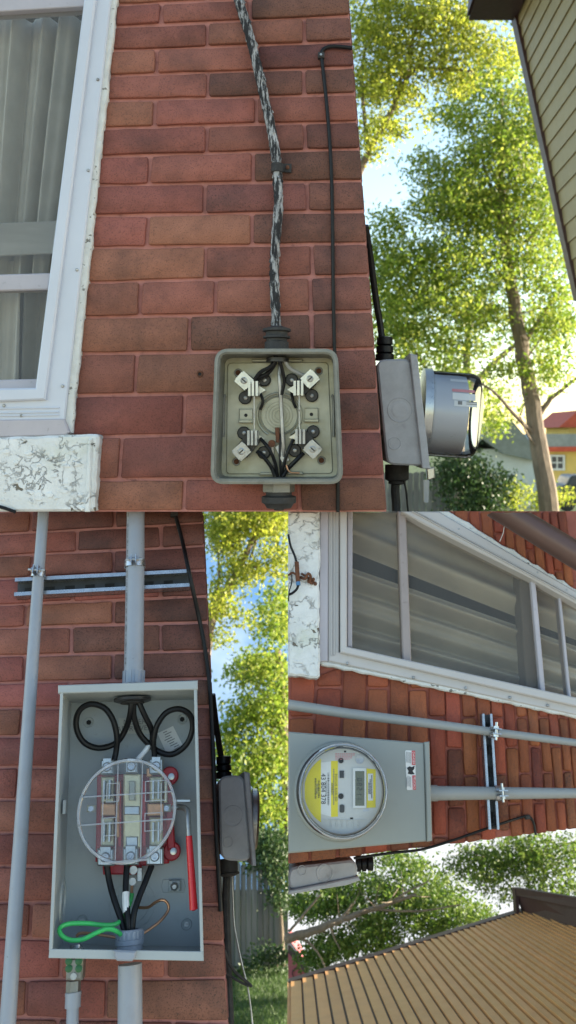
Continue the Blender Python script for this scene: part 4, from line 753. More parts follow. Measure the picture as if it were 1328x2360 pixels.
mb = MB()
for k in range(9):
    a_ = B.L(386 + k * 3.1 - 3, 1690 + k * 4.9 - 4, .0072); e_ = (B.L(399, 1673, .0072) - B.L(363, 1690, .0072)).normalized(); f_ = Vector((-e_.y, e_.x, 0)); mb.box(a_ + e_ * random.uniform(-.006, .004), e_ * random.uniform(.004, .011), f_ * .0009, Wv * .0002)
bx.part('print', mb, MT['inkg'], lab2, smooth=False)
def bcab(name, pth, r, mat, parent=None, seg=10): return bx.part(name, cable(B, pth, r, .1, 6, seg), mat, parent)
bcab('line_cable', [(303, 1606, .10), (301, 1640, .09), (290, 1680, .06), (268, 1712, .05), (228, 1724, .05), (193, 1710, .06), (176, 1675, .07), (182, 1640, .08), (207, 1623, .085), (240, 1631, .085), (261, 1660, .08), (270, 1700, .07), (268, 1730, .06), (262, 1760, .06)], 6.8, MT['blackpl'])
bcab('line_cable', [(309, 1606, .10), (309, 1650, .08), (322, 1690, .06), (345, 1716, .05), (372, 1735, .05), (402, 1737, .05), (431, 1714, .06), (444, 1678, .07), (438, 1648, .08), (414, 1634, .085), (384, 1642, .085), (362, 1672, .08), (354, 1708, .07), (356, 1735, .06), (357, 1760, .06)], 6.8, MT['blackpl'])
bcab('neutral_cable', [(315, 1606, .10), (332, 1645, .09), (349, 1680, .07), (351, 1705, .05), (340, 1726, .05)], 6.5, MT['blackpl'])
bcab('white_tail', [(346, 1716, .05), (334, 1732, .055), (318, 1750, .06), (306, 1764, .06)], 6, MT['tape'])
rb = bxs('meter_block', [(224, 1784), (382, 1784), (390, 1990), (326, 1996), (326, 2016), (238, 2016), (236, 1990), (220, 1986)], .012, .038, MT['red'], .003)
for (x, y) in ((392, 1789), (397, 1961)):
    mb = MB(); mb.lathe(B.L(x, y, .012), Wv, [(20 * B.m(x, y), 0), (20 * B.m(x, y), .030), (17 * B.m(x, y), .034)], 22); e_ = bx.part('mounting_ear', mb, MT['red'], rb); mb = MB(); mb.lathe(B.L(x + 3, y + 1, .046), Wv, [(.0075, 0), (.0075, .004), (.003, .005)], 14); bx.part('screw', mb, MT['metal'], e_)
bxs('side_bar', [(378, 1790), (396, 1795), (404, 1955), (386, 1960)], .012, .050, MT['red'], .003, rb)
for (x, y, w_, h_) in ((247, 1768, 30, 34), (303, 1766, 30, 32), (360, 1766, 32, 36), (243, 1976, 38, 40), (301, 1974, 36, 40), (357, 1974, 40, 40)):
    l_ = bxs('lug', [(x - w_ / 2, y - h_ / 2), (x + w_ / 2, y - h_ / 2), (x + w_ / 2, y + h_ / 2), (x - w_ / 2, y + h_ / 2)], .038, .088, MT['metal'], .003)
    bxs('lug_plate', [(x - w_ * .33, y - h_ * .62), (x + w_ * .33, y - h_ * .62), (x + w_ * .33, y + h_ * .44), (x - w_ * .33, y + h_ * .44)], .086, .092, MT['metal'], .001, l_)
    mb = MB(); mb.lathe(B.L(x, y, .092), Wv, [(.0105, 0), (.0105, .006), (.008, .008), (.005, .008), (.005, .003), (.0005, .003)], 18); bx.part('lug_screw', mb, MT['galv'], l_)
bxs('centre_bar', [(285, 1784), (325, 1784), (325, 1955), (284, 1955)], .036, .075, MT['brass'], .003); bxs('centre_bar', [(297, 1800), (312, 1800), (312, 1845), (297, 1845)], .074, .086, MT['cream'], .002)
for (x, y0, y1, mt) in ((248, 1790, 1850, 'brass'), (248, 1884, 1950, 'brass'), (360, 1790, 1850, 'brass'), (360, 1884, 1950, 'brass')):
    bxs('jaw_bar', [(x - 15, y0), (x + 15, y0), (x + 15, y1), (x - 15, y1)], .036, .060, MT[mt], .003)
    mb = MB(); yc = (y0 + y1) / 2; jc = B.L(x, yc, .085)
    for k in (-1, 1): mb.box(jc + Uv * k * .006, Uv * .002, Vv * .020, Wv * .022)
    bx.part('jaw', mb, MT['metal'])
for (x0, y0, x1, y1, mt) in ((232, 1852, 266, 1880, 'coppery'), (340, 1852, 378, 1880, 'coppery'), (268, 1800, 275, 1930, 'coppery'), (338, 1770, 350, 1790, 'coppery'), (378, 1800, 386, 1850, 'brass'), (290, 1928, 318, 1952, 'metal'), (286, 1858, 322, 1878, 'metal')):
    bxs('contact_plate', [(x0, y0), (x1, y0), (x1, y1), (x0, y1)], .05, .079, MT[mt], .002)
for (x, mt) in ((276, 'red'), (332, 'red')): bxs('divider', [(x - 4, 1800), (x + 4, 1800), (x + 4, 1950), (x - 4, 1950)], .036, .066, MT[mt], .001, rb)
for (x, y) in ((210, 1864), (384, 1863)): k_ = bxs('clip_tab', [(x - 10, y - 9), (x + 10, y - 9), (x + 10, y + 8), (x - 10, y + 8)], .06, .072, MT['cream'], .002); mb = MB(); mb.lathe(B.L(x, y, .072), Wv, [(.006, 0), (.006, .004)], 12); bx.part('screw', mb, MT['galv'], k_)
bxs('copper_strap', [(316, 2000), (328, 2000), (328, 2032), (316, 2032)], .05, .06, MT['metald'])
mb = MB(); mb.lathe(B.L(308, 2005, .06), Wv, [(.009, 0), (.009, .01)], 12); mb.lathe(B.L(306, 2031, .06), Wv, [(.008, 0), (.008, .01)], 12); bx.part('ground_screw', mb, MT['metald'])
for pth in ([(246, 1992, .07), (252, 2030, .07), (264, 2075, .08), (280, 2120, .09), (292, 2162, .10)], [(293, 1992, .07), (290, 2040, .08), (291, 2080, .09), (295, 2120, .10), (298, 2165, .10)], [(350, 1994, .07), (336, 2030, .08), (320, 2070, .09), (308, 2110, .10), (303, 2165, .10)]): bcab('load_cable', pth, 7.2, MT['blackpl'])
bcab('white_tape', [(290, 2056, .085), (290, 2078, .09), (292, 2102, .095)], 8.3, MT['tape'])
bcab('ground_wire', [(289, 2164, .11), (270, 2147, .13), (248, 2141, .14), (222, 2150, .15), (190, 2165, .15), (160, 2166, .15), (140, 2153, .15), (139, 2138, .14), (160, 2129, .13), (200, 2128, .12), (240, 2132, .11), (268, 2129, .10), (286, 2112, .08), (300, 2080, .06), (305, 2058, .06)], 5.2, MT['green'])
bcab('copper_wire', [(176, 2158, .10), (186, 2151, .10), (215, 2152, .10), (250, 2158, .10), (276, 2162, .10)], 3.4, MT['copper']); bcab('copper_wire', [(305, 2034, .06), (304, 2050, .06), (303, 2070, .06)], 3.4, MT['copper'])
bcab('copper_wire', [(316, 2160, .10), (340, 2145, .09), (368, 2124, .08), (387, 2100, .07), (387, 2083, .07), (375, 2074, .07), (358, 2080, .06), (342, 2091, .05), (320, 2092, .04)], 3.4, MT['copper'])
mm = B.m(300, 2165, .1); fy = B.L(300, 2205, FB).y + .002
c = Vector((B.L(299, 2170, .10).x, fy, .10)); mb = MB(); mb.lathe(c, Vv, [(30 * mm, 0), (30 * mm, .010), (33 * mm, .011), (33 * mm, .019), (31 * mm, .021), (31 * mm, .036), (28 * mm, .039), (20 * mm, .039), (20 * mm, .026)], 28, cap1=False); bu = bx.part('conduit_bushing', mb, MT['pvc'])
mb = MB()
for k in range(20): d = Vector((math.cos(k * .314), 0, math.sin(k * .314))); mb.box(c + Vv * .028 + d * 31.2 * mm, Vector((-d.z, 0, d.x)) * .0025, Vv * .007, d * .0015)
bx.part('bushing_rib', mb, MT['pvc'], bu)
c = Vector((B.L(176, 2175, .10).x, fy, .10)); mb = MB(); mb.lathe(c, Vv, [(18 * mm, 0), (18 * mm, .012), (14 * mm, .014), (14 * mm, .020)], 18); bx.part('ground_hub', mb, MT['galv'])
bxs('front_tab', [(262, 2190), (314, 2192), (312, 2208), (304, 2216), (270, 2215), (264, 2207)], FB + .002, FB + .014, MT['pvc'], .003)
pd = bxs('ground_pad', [(389, 2029), (416, 2029), (416, 2055), (389, 2055)], .005, .018, MT['greybox'], .002); mb = MB(); mb.lathe(B.L(402, 2043, .018), Wv, [(.0095, 0), (.0095, .006), (.005, .012)], 6); bx.part('stud', mb, MT['metald'], pd)
bxs('pad_bracket', [(376, 2026), (424, 2026), (428, 2042), (424, 2057), (376, 2057), (372, 2042)], .004, .0065, MT['greybox'], .001, pd)
# lever bypass
bxs('lever_bracket', [(402, 1841), (440, 1841), (440, 1850), (402, 1850)], .08, .12, MT['metal'], .002)
bcab('lever_arm', [(398, 1862, .10), (418, 1860, .11), (432, 1868, .13), (434, 1890, .145), (436, 1930, .15)], 6, MT['metald'], None, 12)
q = spline([B.L(436, 1926, .15), B.L(438, 1960, .15), B.L(442, 2020, .15), B.L(446, 2085, .15), B.L(447, 2099, .15)], 5); mh = B.m(440, 2000, .15)
mb = MB(); mb.tube(q, [lerp(7.2, 10, i / len(q)) * mh if i < len(q) - 2 else (6 if i == len(q) - 2 else 3) * mh for i in range(len(q))], 16); bx.part('red_handle', mb, MT['redh'])
# clear round cover
cc = B.L(293, 1868, .135); mr = B.m(293, 1868, .135); cv = Th('socket_cover', 'clear round plastic cover with moulded ribs over the red meter block', 'cover', B, B.L(293, 1980, .135))
mb = MB(); mb.lathe(cc, Wv, [(110 * mr, 0), (110 * mr, .003)], 56); cv.part('disc', mb, MT['clear'])
mb = MB(); mb.torus(cc + Wv * .002, Wv, 111 * mr, .0042, 64, 8); cv.part('rim', mb, MT['clearr'])
for y in (1833, 1893): h = math.sqrt(110 ** 2 - (y - 1868) ** 2); mb = MB(); mb.box(cc + Vv * ((1868 - y) * mr) + Wv * .005, Uv * h * mr, Vv * .0016, Wv * .006); cv.part('rib', mb, MT['clearr'], smooth=False)
for x, k in ((238, .5), (270, .9), (327, .92), (372, .45)): h = math.sqrt(110 ** 2 - (x - 293) ** 2) * (.98 if k > .8 else .72); mb = MB(); mb.box(cc + Uv * ((x - 293) * mr) + Wv * .005, Uv * .0013, Vv * h * mr, Wv * .005); cv.part('rib', mb, MT['clearr'], smooth=False)
for (x0, y0, x1, y1) in ((245, 1806, 275, 1848), (334, 1806, 384, 1852), (334, 1876, 376, 1916), (240, 1880, 270, 1920)):
    q = [Vector((cc.x + (x - 293) * mr, cc.y + (1868 - y) * mr)) for x, y in ((x0, y1), (x1, y1), (x1, y0), (x0, y0))]; mb = MB(); mb.frame(q, inset(q, .0022), cc.z + .003, cc.z + .010); cv.part('moulded_window', mb, MT['clearr'], smooth=False)
mb = MB(); mb.box(cc + Vector((0, -(1975 - 1868) * mr, .004)), Uv * .05, Vv * .002, Wv * .010); cv.part('tab', mb, MT['clearr'], smooth=False)
# ================================================================== wall C: pipes, strut, smart meter, downspout
pipe(C, [(664.5, 1624), (800, 1644), (986, 1667), (1160, 1690), (1345, 1714)], [11.8, 11.2, 10.2, 9.2, 8], .06, MT['pvcC'], 'conduit', 'slim grey conduit running from under the white sill past the window')
pc = pipe(C, [(994, 1828), (1150, 1828), (1345, 1828)], [16, 13.5, 10.5], .06, MT['pvcC'], 'conduit', 'thick grey conduit leaving the smart meter box through a coupling')
mb = MB(); mb.tube([C.L(990, 1828, .06), C.L(1008, 1828, .06)], 17.5 * C.m(1000, 1828, .06), 22); pc.part('coupling', mb, MT['pvcC'])
strut(C, (1123, 1645), (1139, 1912), 21, 'galvanised strut channel standing across the courses beside the smart meter', None, .035, .13)
clamp(C, 1137, 1688, 9.4, .06, (1, -.13, 0), 'steel clamp on the slim conduit beside the window frame')
clamp(C, 1150, 1828, 13.6, .06, (1, 0, 0), 'steel clamp on the thick conduit beside the smart meter')
single('thin_cable', 'thin black cable rising along the wall edge beside the smart meter', 'cable', C, cable(C, [(815, 1978, .0), (900, 1966, .006), (970, 1958, .006), (1040, 1938, .008), (1100, 1917, .012), (1150, 1900, .03), (1190, 1887, .012), (1214, 1881, .008), (1224, 1886, .008), (1231, 1900, .006), (1235, 1924, .004)], 3.0, .008), MT['blackpl'])
cl = Th('cable_clip', 'tiny black clip where the thin cable hooks near the smart meter wall edge', 'clip', C, C.L(1218, 1884)); mb = MB(); mb.prism(C.LL([(1211, 1879), (1222, 1878), (1224, 1888), (1213, 1889)], .014), 0, .014, .002); cl.part('body', mb, MT['blackdull'])
ds = Th('downspout', 'brown round downspout above the sideways window', 'downspout', C, C.L(1150, 1190, .1)); q = [C.L(x, y, .10) for x, y in ((1138, 1164), (1240, 1226), (1360, 1299))]
mb = MB(); mb.tube(q, [29 * C.m(1160, 1180, .1), 30 * C.m(1240, 1226, .1), 31 * C.m(1340, 1290, .1)], 26); 
dd = (q[1] - q[0]).normalized()
for i, v in enumerate(mb.v):          # the end is cut level with the top of the wall
    for _ in range(60):
        if C.pix(np.array([[v.x, v.y, v.z]]))[1][0] >= 1181: break
        v = v + dd * .004
    mb.v[i] = v
ds.part('tube', mb, MT['brownC'])
single('cobweb', 'strand of dusty cobweb hanging from the downspout to the window caulk', 'cobweb', C, cable(C, [(1193, 1184, .12), (1180, 1202, .08), (1164, 1210, .03), (1160, 1228, .015), (1152, 1248, .013)], .9, .03, 5, 6), MT['paper'])
ins = Th('insulator', 'rusty tube insulator with hook holding wires on the white sill board', 'insulator', C, C.L(690, 1345, .05))
mb = MB(); mb.tube([C.L(684, 1295, .05), C.L(687, 1342, .05)], .0056, 14); ins.part('tube', mb, MT['rust']); mb = MB(); mb.tube([C.L(687, 1341, .05), C.L(688, 1349, .05)], .0058, 14); ins.part('blue_collar', mb, M('blue_plastic', (.06, .20, .42), .4))
for pth, r in (([(693, 1330, .04), (703, 1334, .05), (710, 1322, .055), (716, 1328, .05), (715, 1342, .04), (722, 1345, .04)], 3.2), ([(664.8, 1326, .04), (674, 1320, .045), (682, 1324, .05)], 2.6), ([(695, 1322, .04), (705, 1328, .042), (714, 1334, .036), (728, 1346, .036)], 2.6)): ins.part('hook', cable(C, pth, r, .04, 5, 8), MT['rust'])
for (x, y) in ((722, 1336), (727, 1346), (712, 1340)): mb = MB(); mb.lathe(C.L(x, y, .034), Wv, [(.0045, 0), (.0045, .006), (.003, .008)], 10); ins.part('nail', mb, MT['rust'])
single('wire', 'black wire running up from the rusty insulator', 'cable', C, cable(C, [(664.8, 1232, .05), (670, 1258, .05), (679, 1280, .05), (684, 1296, .05)], 2.6, .05), MT['blackpl'])
single('wire', 'black wire curling down from the blue collar of the insulator', 'cable', C, cable(C, [(688, 1348, .05), (684, 1358, .05), (674, 1367, .05), (665, 1371, .05)], 3.0, .05), MT['blackpl'])
single('wire', 'thin hanging wire loop behind the rusty insulator', 'cable', C, cable(C, [(673, 1324, .045), (672, 1345, .045), (667, 1362, .045), (665, 1385, .045)], 1.4, .045), MT['blackpl'])
FC = .13
sm = Th('meter_box', 'closed grey meter box lying sideways with red and white warning sticker', 'meter box', C, C.L(820, 1965))
q = C.LL([(665, 1686), (978, 1712), (984, 1939), (665, 1967)], FC); mb = MB(); mb.prism([(p.x, p.y) for p in q], 0, FC, .003); sm.part('cover', mb, MT['greybox2'])
q = C.LL([(978.5, 1710), (990, 1709), (996.5, 1938), (984.8, 1940)], FC + .004); mb = MB(); mb.prism([(p.x, p.y) for p in q], 0, FC + .004, .002); sm.part('end_cap', mb, MT['greybox2'])
q = C.LL([(934, 1729), (957, 1730), (959, 1820), (938, 1821)], FC + .0006); mb = MB(); mb.prism(roundpoly([(p.x, p.y) for p in q], .003, 2), FC - .001, FC + .0006); stk = sm.part('warning_sticker', mb, MT['paper'], smooth=False)
def flat(th, name, pts, w, mat, parent): q = C.LL(pts, w); mb = MB(); mb.prism([(p.x, p.y) for p in q], w - .0006, w); return th.part(name, mb, mat, parent, smooth=False)
def down(x, y, w): d = (C.L(x, y + 10, w) - C.L(x, y, w)).normalized(); return d, Vector((-d.y, d.x, 0))
flat(sm, 'red_band', [(949, 1730), (957, 1730), (957.4, 1763), (949.5, 1763)], FC + .0012, MT['inkr'], stk); flat(sm, 'red_band', [(950.5, 1787), (958, 1787), (959, 1820), (951.5, 1820)], FC + .0012, MT['inkr'], stk)
for tx, x, y in (('DANGER', 953.2, 1747), ('PELIGRO', 955, 1804)): d, u_ = down(x, y, FC); mb = MB(); put_text(mb, tx, C.L(x, y, FC + .0018), d, u_, 7.5 * C.m(x, y, FC), .9); sm.part('lettering', mb, MT['paper'], stk, smooth=False)
flat(sm, 'pictogram', [(938, 1770), (944, 1766), (950, 1768), (956, 1764), (955, 1772), (951, 1777), (956, 1784), (948, 1785), (940, 1783), (942, 1777)], FC + .0012, MT['ink'], stk)
mb = MB()
for (y0, y1) in ((1734, 1762), (1791, 1817)):
    for k in range(4): x = 937.5 + k * 3; d, u_ = down(x, y0, FC); mb.box(C.L(x, (y0 + y1) / 2 - random.uniform(0, 4), FC + .001), d * (y1 - y0) * .42 * C.m(x, y0, FC), u_ * .0004, Wv * .0003)
sm.part('print', mb, MT['inkg'], stk, smooth=False, kind='stuff')
mt_ = Th('electric_meter', 'round digital electricity meter with yellow label and number 43 804 378', 'meter', C, C.L(782, 1920, FC))
c = C.L(783, 1822, FC); mm = C.m(790, 1818, FC + .1); Rm = 100 * mm
mb = MB(); mb.lathe(c - Wv * .002, Wv, [(Rm * 1.13, 0), (Rm * 1.13, .008), (Rm * 1.09, .014), (Rm * 1.03, .016)], 56); mt_.part('collar', mb, MT['greybox2'])
mb = MB(); mb.lathe(c, Wv, [(Rm * 1.05, .012), (Rm * 1.05, .030), (Rm * 1.01, .034), (Rm * .985, .055), (Rm * .96, .06)], 56); mt_.part('base', mb, MT['bake'])
mb = MB(); mb.lathe(c, Wv, [(Rm * .95, .055), (Rm * .93, .112), (Rm * .90, .116)], 56); fp = mt_.part('face_plate', mb, MT['plate'])
wf = FC + .116; wl = wf + .0006
mb = MB(); mb.lathe(c, Wv, [(Rm * 1.0, .05), (Rm * .985, .135), (Rm * .955, .150)], 60, cap0=False, cap1=False); mt_.part('glass_side', mb, clear('shade_tinted_meter_glass', .25, (.40, .40, .38), .05, .05))  # grey side glass, its tint darkened to stand for the meter's shadow
mb = MB(); mb.lathe(c, Wv, [(Rm * .955, .150), (Rm * .90, .153), (Rm * .02, .153)], 60, cap0=False); mt_.part('glass_front', mb, MT['glass'])
mb = MB(); mb.torus(c + Wv * .143, Wv, Rm * .965, .0035, 60, 8); mt_.part('glass_rim', mb, MT['clearr']); mb = MB(); mb.torus(c + Wv * .136, Wv, Rm * .99, .0016, 60, 6); mt_.part('rim_band', mb, MT['galv'])
fc = C.L(0, 0, 0); fcp = c + Wv * .116; mf = mm
fx, fy_ = C.pix(np.array([[fcp.x, fcp.y, fcp.z]])); fx, fy_ = float(fx[0]), float(fy_[0])
def zf(zx, zy): return (670 + zx / 5.533, 1700 + zy / 5.533)      # enlarged-view coordinates of the face
def seg_pts(x0, x1, k=.885, n=14):
    """part of the round face between two upright lines (photo pixels)"""
    rp = Rm / mm * k; cl_ = lambda v: max(-rp, min(rp, v)); pts = []
    for i in range(n + 1): x = lerp(x0, x1, i / n); pts.append((x, fy_ - math.sqrt(max(0, rp * rp - cl_(x - fx) ** 2))))
    for i in range(n + 1): x = lerp(x1, x0, i / n); pts.append((x, fy_ + math.sqrt(max(0, rp * rp - cl_(x - fx) ** 2))))
    return pts
yl_ = flat(mt_, 'yellow_label', seg_pts(fx - 87, 740), wl, MT['yellow'], fp)
wl_ = flat(mt_, 'white_label', [(740, 1757), (763, 1755), (763, 1882), (740, 1876)], wl, MT['paper'], fp)
ys_ = flat(mt_, 'yellow_strip', [(763, 1754), (779, 1753), (779, 1882), (763, 1883)], wl, MT['yellow'], fp)
d, u_ = down(747, 1818, wf)
mb = MB(); put_text(mb, '43 804 378', C.L(745, 1818, wl + .0008), d, u_, 15.5 * mm, .92); mt_.part('lettering', mb, MT['ink'], wl_, smooth=False)
for tx, x, y, sz, sx in (('AMEREN', 765.5, 1818, 6.5, 1.0), ('FOCUS AXR-SD', 774.5, 1815, 7, 1.2)): mb = MB(); put_text(mb, tx, C.L(x, y, wl + .0008), d, u_, sz * mm, sx); mt_.part('lettering', mb, MT['ink'], ys_, smooth=False)
def bars(x, y0, y1, wd, par):
    mb = MB(); y = y0
    while y < y1: t = random.choice((.6, .9, 1.4)); mb.box(C.L(x, y + t / 2, wl + .0006), d * t * mm / 2, u_ * wd * mm / 2, Wv * .0002); y += t + random.choice((.8, 1.2, 1.8))
    mt_.part('barcode', mb, MT['ink'], par, smooth=False)
bars(757, 1781, 1855, 4, wl_); bars(735, 1798, 1838, 3.6, yl_); bars(727.5, 1794, 1842, 4, yl_)
mb = MB()
for (x, y0, y1) in ((769.5, 1772, 1852), (751.8, 1800, 1834), (731, 1806, 1830)):
    y = y0
    while y < y1: t = random.uniform(1.5, 4); mb.box(C.L(x, y + t / 2, wl + .0006), d * t * mm / 2, u_ * .9 * mm, Wv * .0002); y += t + 1.2
mt_.part('print', mb, MT['inkg'], wl_, smooth=False)
l_ = flat(mt_, 'lcd_bezel', [(814, 1770), (844, 1770), (844, 1862), (814, 1862)], wf + .004, MT['paper'], fp); sc = flat(mt_, 'lcd', [(819, 1777), (840, 1777), (840, 1857), (819, 1857)], wf + .0048, MT['lcd'], l_)
def segs(x, y, hh, on):
    """one seven-segment digit lying sideways"""
    mb = MB(); g = {'a': (hh, 0, 0), 'g': (0, 0, 0), 'd': (-hh, 0, 0), 'b': (hh / 2, 1, 1), 'c': (-hh / 2, 1, 1), 'f': (hh / 2, -1, 1), 'e': (-hh / 2, -1, 1)}
    for k in on:
        r_, s_, v_ = g[k]; p = C.L(x + r_, y + s_ * hh * .48, wf + .0054); mb.box(p, (u_ * hh * .42 if v_ else d * hh * .36) * mm, (d * .55 if v_ else u_ * .55) * mm, Wv * .0002)
    mt_.part('digit', mb, MT['ink'], sc, smooth=False)
for k, on in enumerate(('abcdef', 'abcdefg', 'abged', 'bc', 'bc')): segs(829, 1797 + k * 10.5, 5.2, on)
lab = flat(mt_, 'yellow_label', [(845, 1771), (866, 1773), (866, 1861), (845, 1862)], wl, MT['yellow'], fp); lw2 = flat(mt_, 'white_label', [(848, 1783), (860, 1783), (860, 1845), (848, 1845)], wl + .0006, MT['paper'], lab)
mb = MB()
for x, a_, b_ in ((857, 1787, 1838), (853.5, 1796, 1828), (850.5, 1804, 1830)):
    y = a_
    while y < b_: t = random.uniform(1, 3.4); mb.box(C.L(x, y + t / 2, wl + .0012), d * t * mm / 2, u_ * 1.0 * mm, Wv * .0002); y += t + 1
mt_.part('print', mb, MT['ink'], lw2, smooth=False)
for (x, y, r, mt) in ((786, 1753, 6, 'dark'), (786, 1835, 6, 'dark'), (829, 1750, 10, 'drum')): mb = MB(); mb.lathe(C.L(x, y, wf), Wv, [(r * mm, 0), (r * mm, .002), (r * mm * .6, .0005)], 20); mt_.part('port', mb, MT[mt], fp)
flat(mt_, 'optical_slot', [(783, 1776), (793, 1776), (793, 1793), (783, 1793)], wf + .002, MT['bake'], fp); mb = MB(); mb.prism(roundpoly([(p.x, p.y) for p in C.LL([(783, 1854), (794, 1854), (794, 1873), (783, 1873)], wf + .002)], .004, 4), wf, wf + .002); mt_.part('button', mb, MT['bake'], fp)
flat(mt_, 'mark', [(837, 1864), (850, 1862), (850, 1869), (837, 1871)], wl, MT['drum'], fp); flat(mt_, 'slot', [(793, 1730), (798, 1730), (798, 1734), (793, 1734)], wl, MT['dark'], fp); flat(mt_, 'slot', [(807, 1884), (814, 1884), (814, 1888), (807, 1888)], wl, MT['dark'], fp)
mb = MB()
for k in range(5):
    x0 = 773
    while x0 < 818 - k * 3: t = random.uniform(2, 5); mb.box(C.L(x0 + t / 2, 1737 + k * 3.2, wl), u_ * t * mm / 2, d * .8 * mm, Wv * .0002); x0 += t + 1.4
mt_.part('print', mb, MT['inkp'], fp, smooth=False)
for k in range(6):
    mb = MB(); x = 763 + k * 12.5; mb.box(C.L(x, 1897, wf + .001), u_ * .0006, d * .0075, Wv * .0015); mt_.part('rib', mb, MT['plate'], fp, smooth=False)
mb = MB(); mb.box(C.L(796, 1889.5, wf + .001), u_ * .042, d * .0006, Wv * .0015); mt_.part('rib', mb, MT['plate'], fp, smooth=False)
# ------------------------------------------------------------------ trees, ivy, grass
def leaves(P, blobs, size, clip=None, clump=.55, per=26, seed=1):
    """leaf faces spread through ellipsoids given as (pixel x, y, depth w, radius x, radius y in pixels, radius w in metres, number)"""
    g = np.random.default_rng(seed); out = []
    for (x, y, w, rx, ry, rw, n) in blobs:
        k = max(3, int(n / per)); d = g.normal(size=(k, 3)); d /= np.linalg.norm(d, axis=1)[:, None]; d *= (g.random(k) ** .45)[:, None]
        cx, cyy, cw = x + d[:, 0] * rx, y + d[:, 1] * ry, w + d[:, 2] * rw
        i = g.integers(0, k, n); loc = P.arr(cx[i], cyy[i], cw[i]); out.append(loc + g.normal(size=(n, 3)) * np.array([1, .6, 1]) * clump * size * 3.2)
    c = np.concatenate(out); 
    if clip is not None: px, py = P.pix(c); c = c[clip(px, py)]
    n = len(c); a = g.normal(size=(n, 3)) + np.array([0, -.5, 0]); a /= np.linalg.norm(a, axis=1)[:, None]; b = np.cross(a, g.normal(size=(n, 3))); b /= np.linalg.norm(b, axis=1)[:, None]
    s = (size * g.uniform(.6, 1.25, n))[:, None]; nrm = np.cross(a, b)
    v = np.stack([c - a * s * .5, c + b * s * .26 + nrm * s * .08, c + a * s * .5, c - b * s * .26 + nrm * s * .08], 1).reshape(-1, 3)
    return v
def leafobj(th, name, v, mat, kind=None):
    n = len(v) // 4; me = bpy.data.meshes.new(name); me.vertices.add(len(v)); me.vertices.foreach_set('co', (v - np.array(th.b)).astype(np.float32).ravel())
    me.loops.add(4 * n); me.loops.foreach_set('vertex_index', np.arange(4 * n, dtype=np.int32)); me.polygons.add(n); me.polygons.foreach_set('loop_start', np.arange(0, 4 * n, 4, dtype=np.int32)); me.polygons.foreach_set('loop_total', np.full(n, 4, np.int32))
    me.update(calc_edges=True); me.materials.append(mat); o = bpy.data.objects.new(name, me); S.collection.objects.link(o); o.parent = th.e
    if kind: o['kind'] = kind
    return o
def tree(P, label, base, limbs, blobs, size, mat, clip=None, name='tree', cat='tree', clump=.55, seed=1):
    th = Th(name, label, cat, P, base)
    mb = MB()
    for pth, r0, r1 in limbs:
        q = spline(P.LL(pth), 5); q = [p + Vector((random.gauss(0, 1), random.gauss(0, 1), random.gauss(0, 1))) * r1 * .2 for p in q]
        mb.tube(q, [lerp(r0, r1, i / (len(q) - 1)) for i in range(len(q))], 9)
    if limbs: th.part('trunk', mb, MT['bark'])
    leafobj(th, 'crown', leaves(P, blobs, size, clip, clump, seed=seed), mat); return th
def twigs(pth, n, ln, w, r):
    """side shoots along a limb"""
    out = []
    for _ in range(n):
        i = random.randrange(len(pth) - 1); t = random.random(); x, y = lerp(pth[i][0], pth[i + 1][0], t), lerp(pth[i][1], pth[i + 1][1], t); a = random.uniform(0, 6.28); l = random.uniform(.4, 1) * ln
        out.append(([(x, y, w), (x + math.cos(a) * l * .5, y + math.sin(a) * l * .5 - 4, w + random.uniform(-.3, .3)), (x + math.cos(a) * l, y + math.sin(a) * l - 12, w + random.uniform(-.5, .5))], r, r * .3))
    return out
wt = -21.0; tr = [(1292, 1390, wt), (1268, 1190, wt), (1246, 1050, wt), (1222, 900, wt), (1198, 770, wt), (1176, 640, wt), (1160, 520, wt), (1150, 400, wt)]
limbs = [(tr, .30, .10), ([(1240, 1010, wt), (1190, 960, wt + .5), (1140, 905, wt + 1), (1085, 870, wt + 1.2)], .07, .02), ([(1234, 970, wt), (1270, 920, wt), (1328, 872, wt)], .09, .04), ([(1205, 800, wt), (1240, 740, wt), (1300, 660, wt)], .07, .03), ([(1180, 660, wt), (1120, 600, wt), (1060, 560, wt)], .06, .02), ([(1165, 560, wt), (1200, 470, wt), (1250, 400, wt)], .07, .02), ([(1158, 500, wt), (1130, 430, wt), (1100, 330, wt)], .06, .02), ([(1172, 590, wt), (1230, 540, wt), (1290, 480, wt)], .05, .02), ([(1152, 420, wt), (1160, 300, wt), (1150, 180, wt)], .09, .03), ([(1245, 1040, wt), (1215, 1000, wt + .4), (1200, 960, wt + .6)], .04, .015)]
limbs += twigs([(p[0], p[1]) for p in tr[3:]], 22, 130, wt, .028)
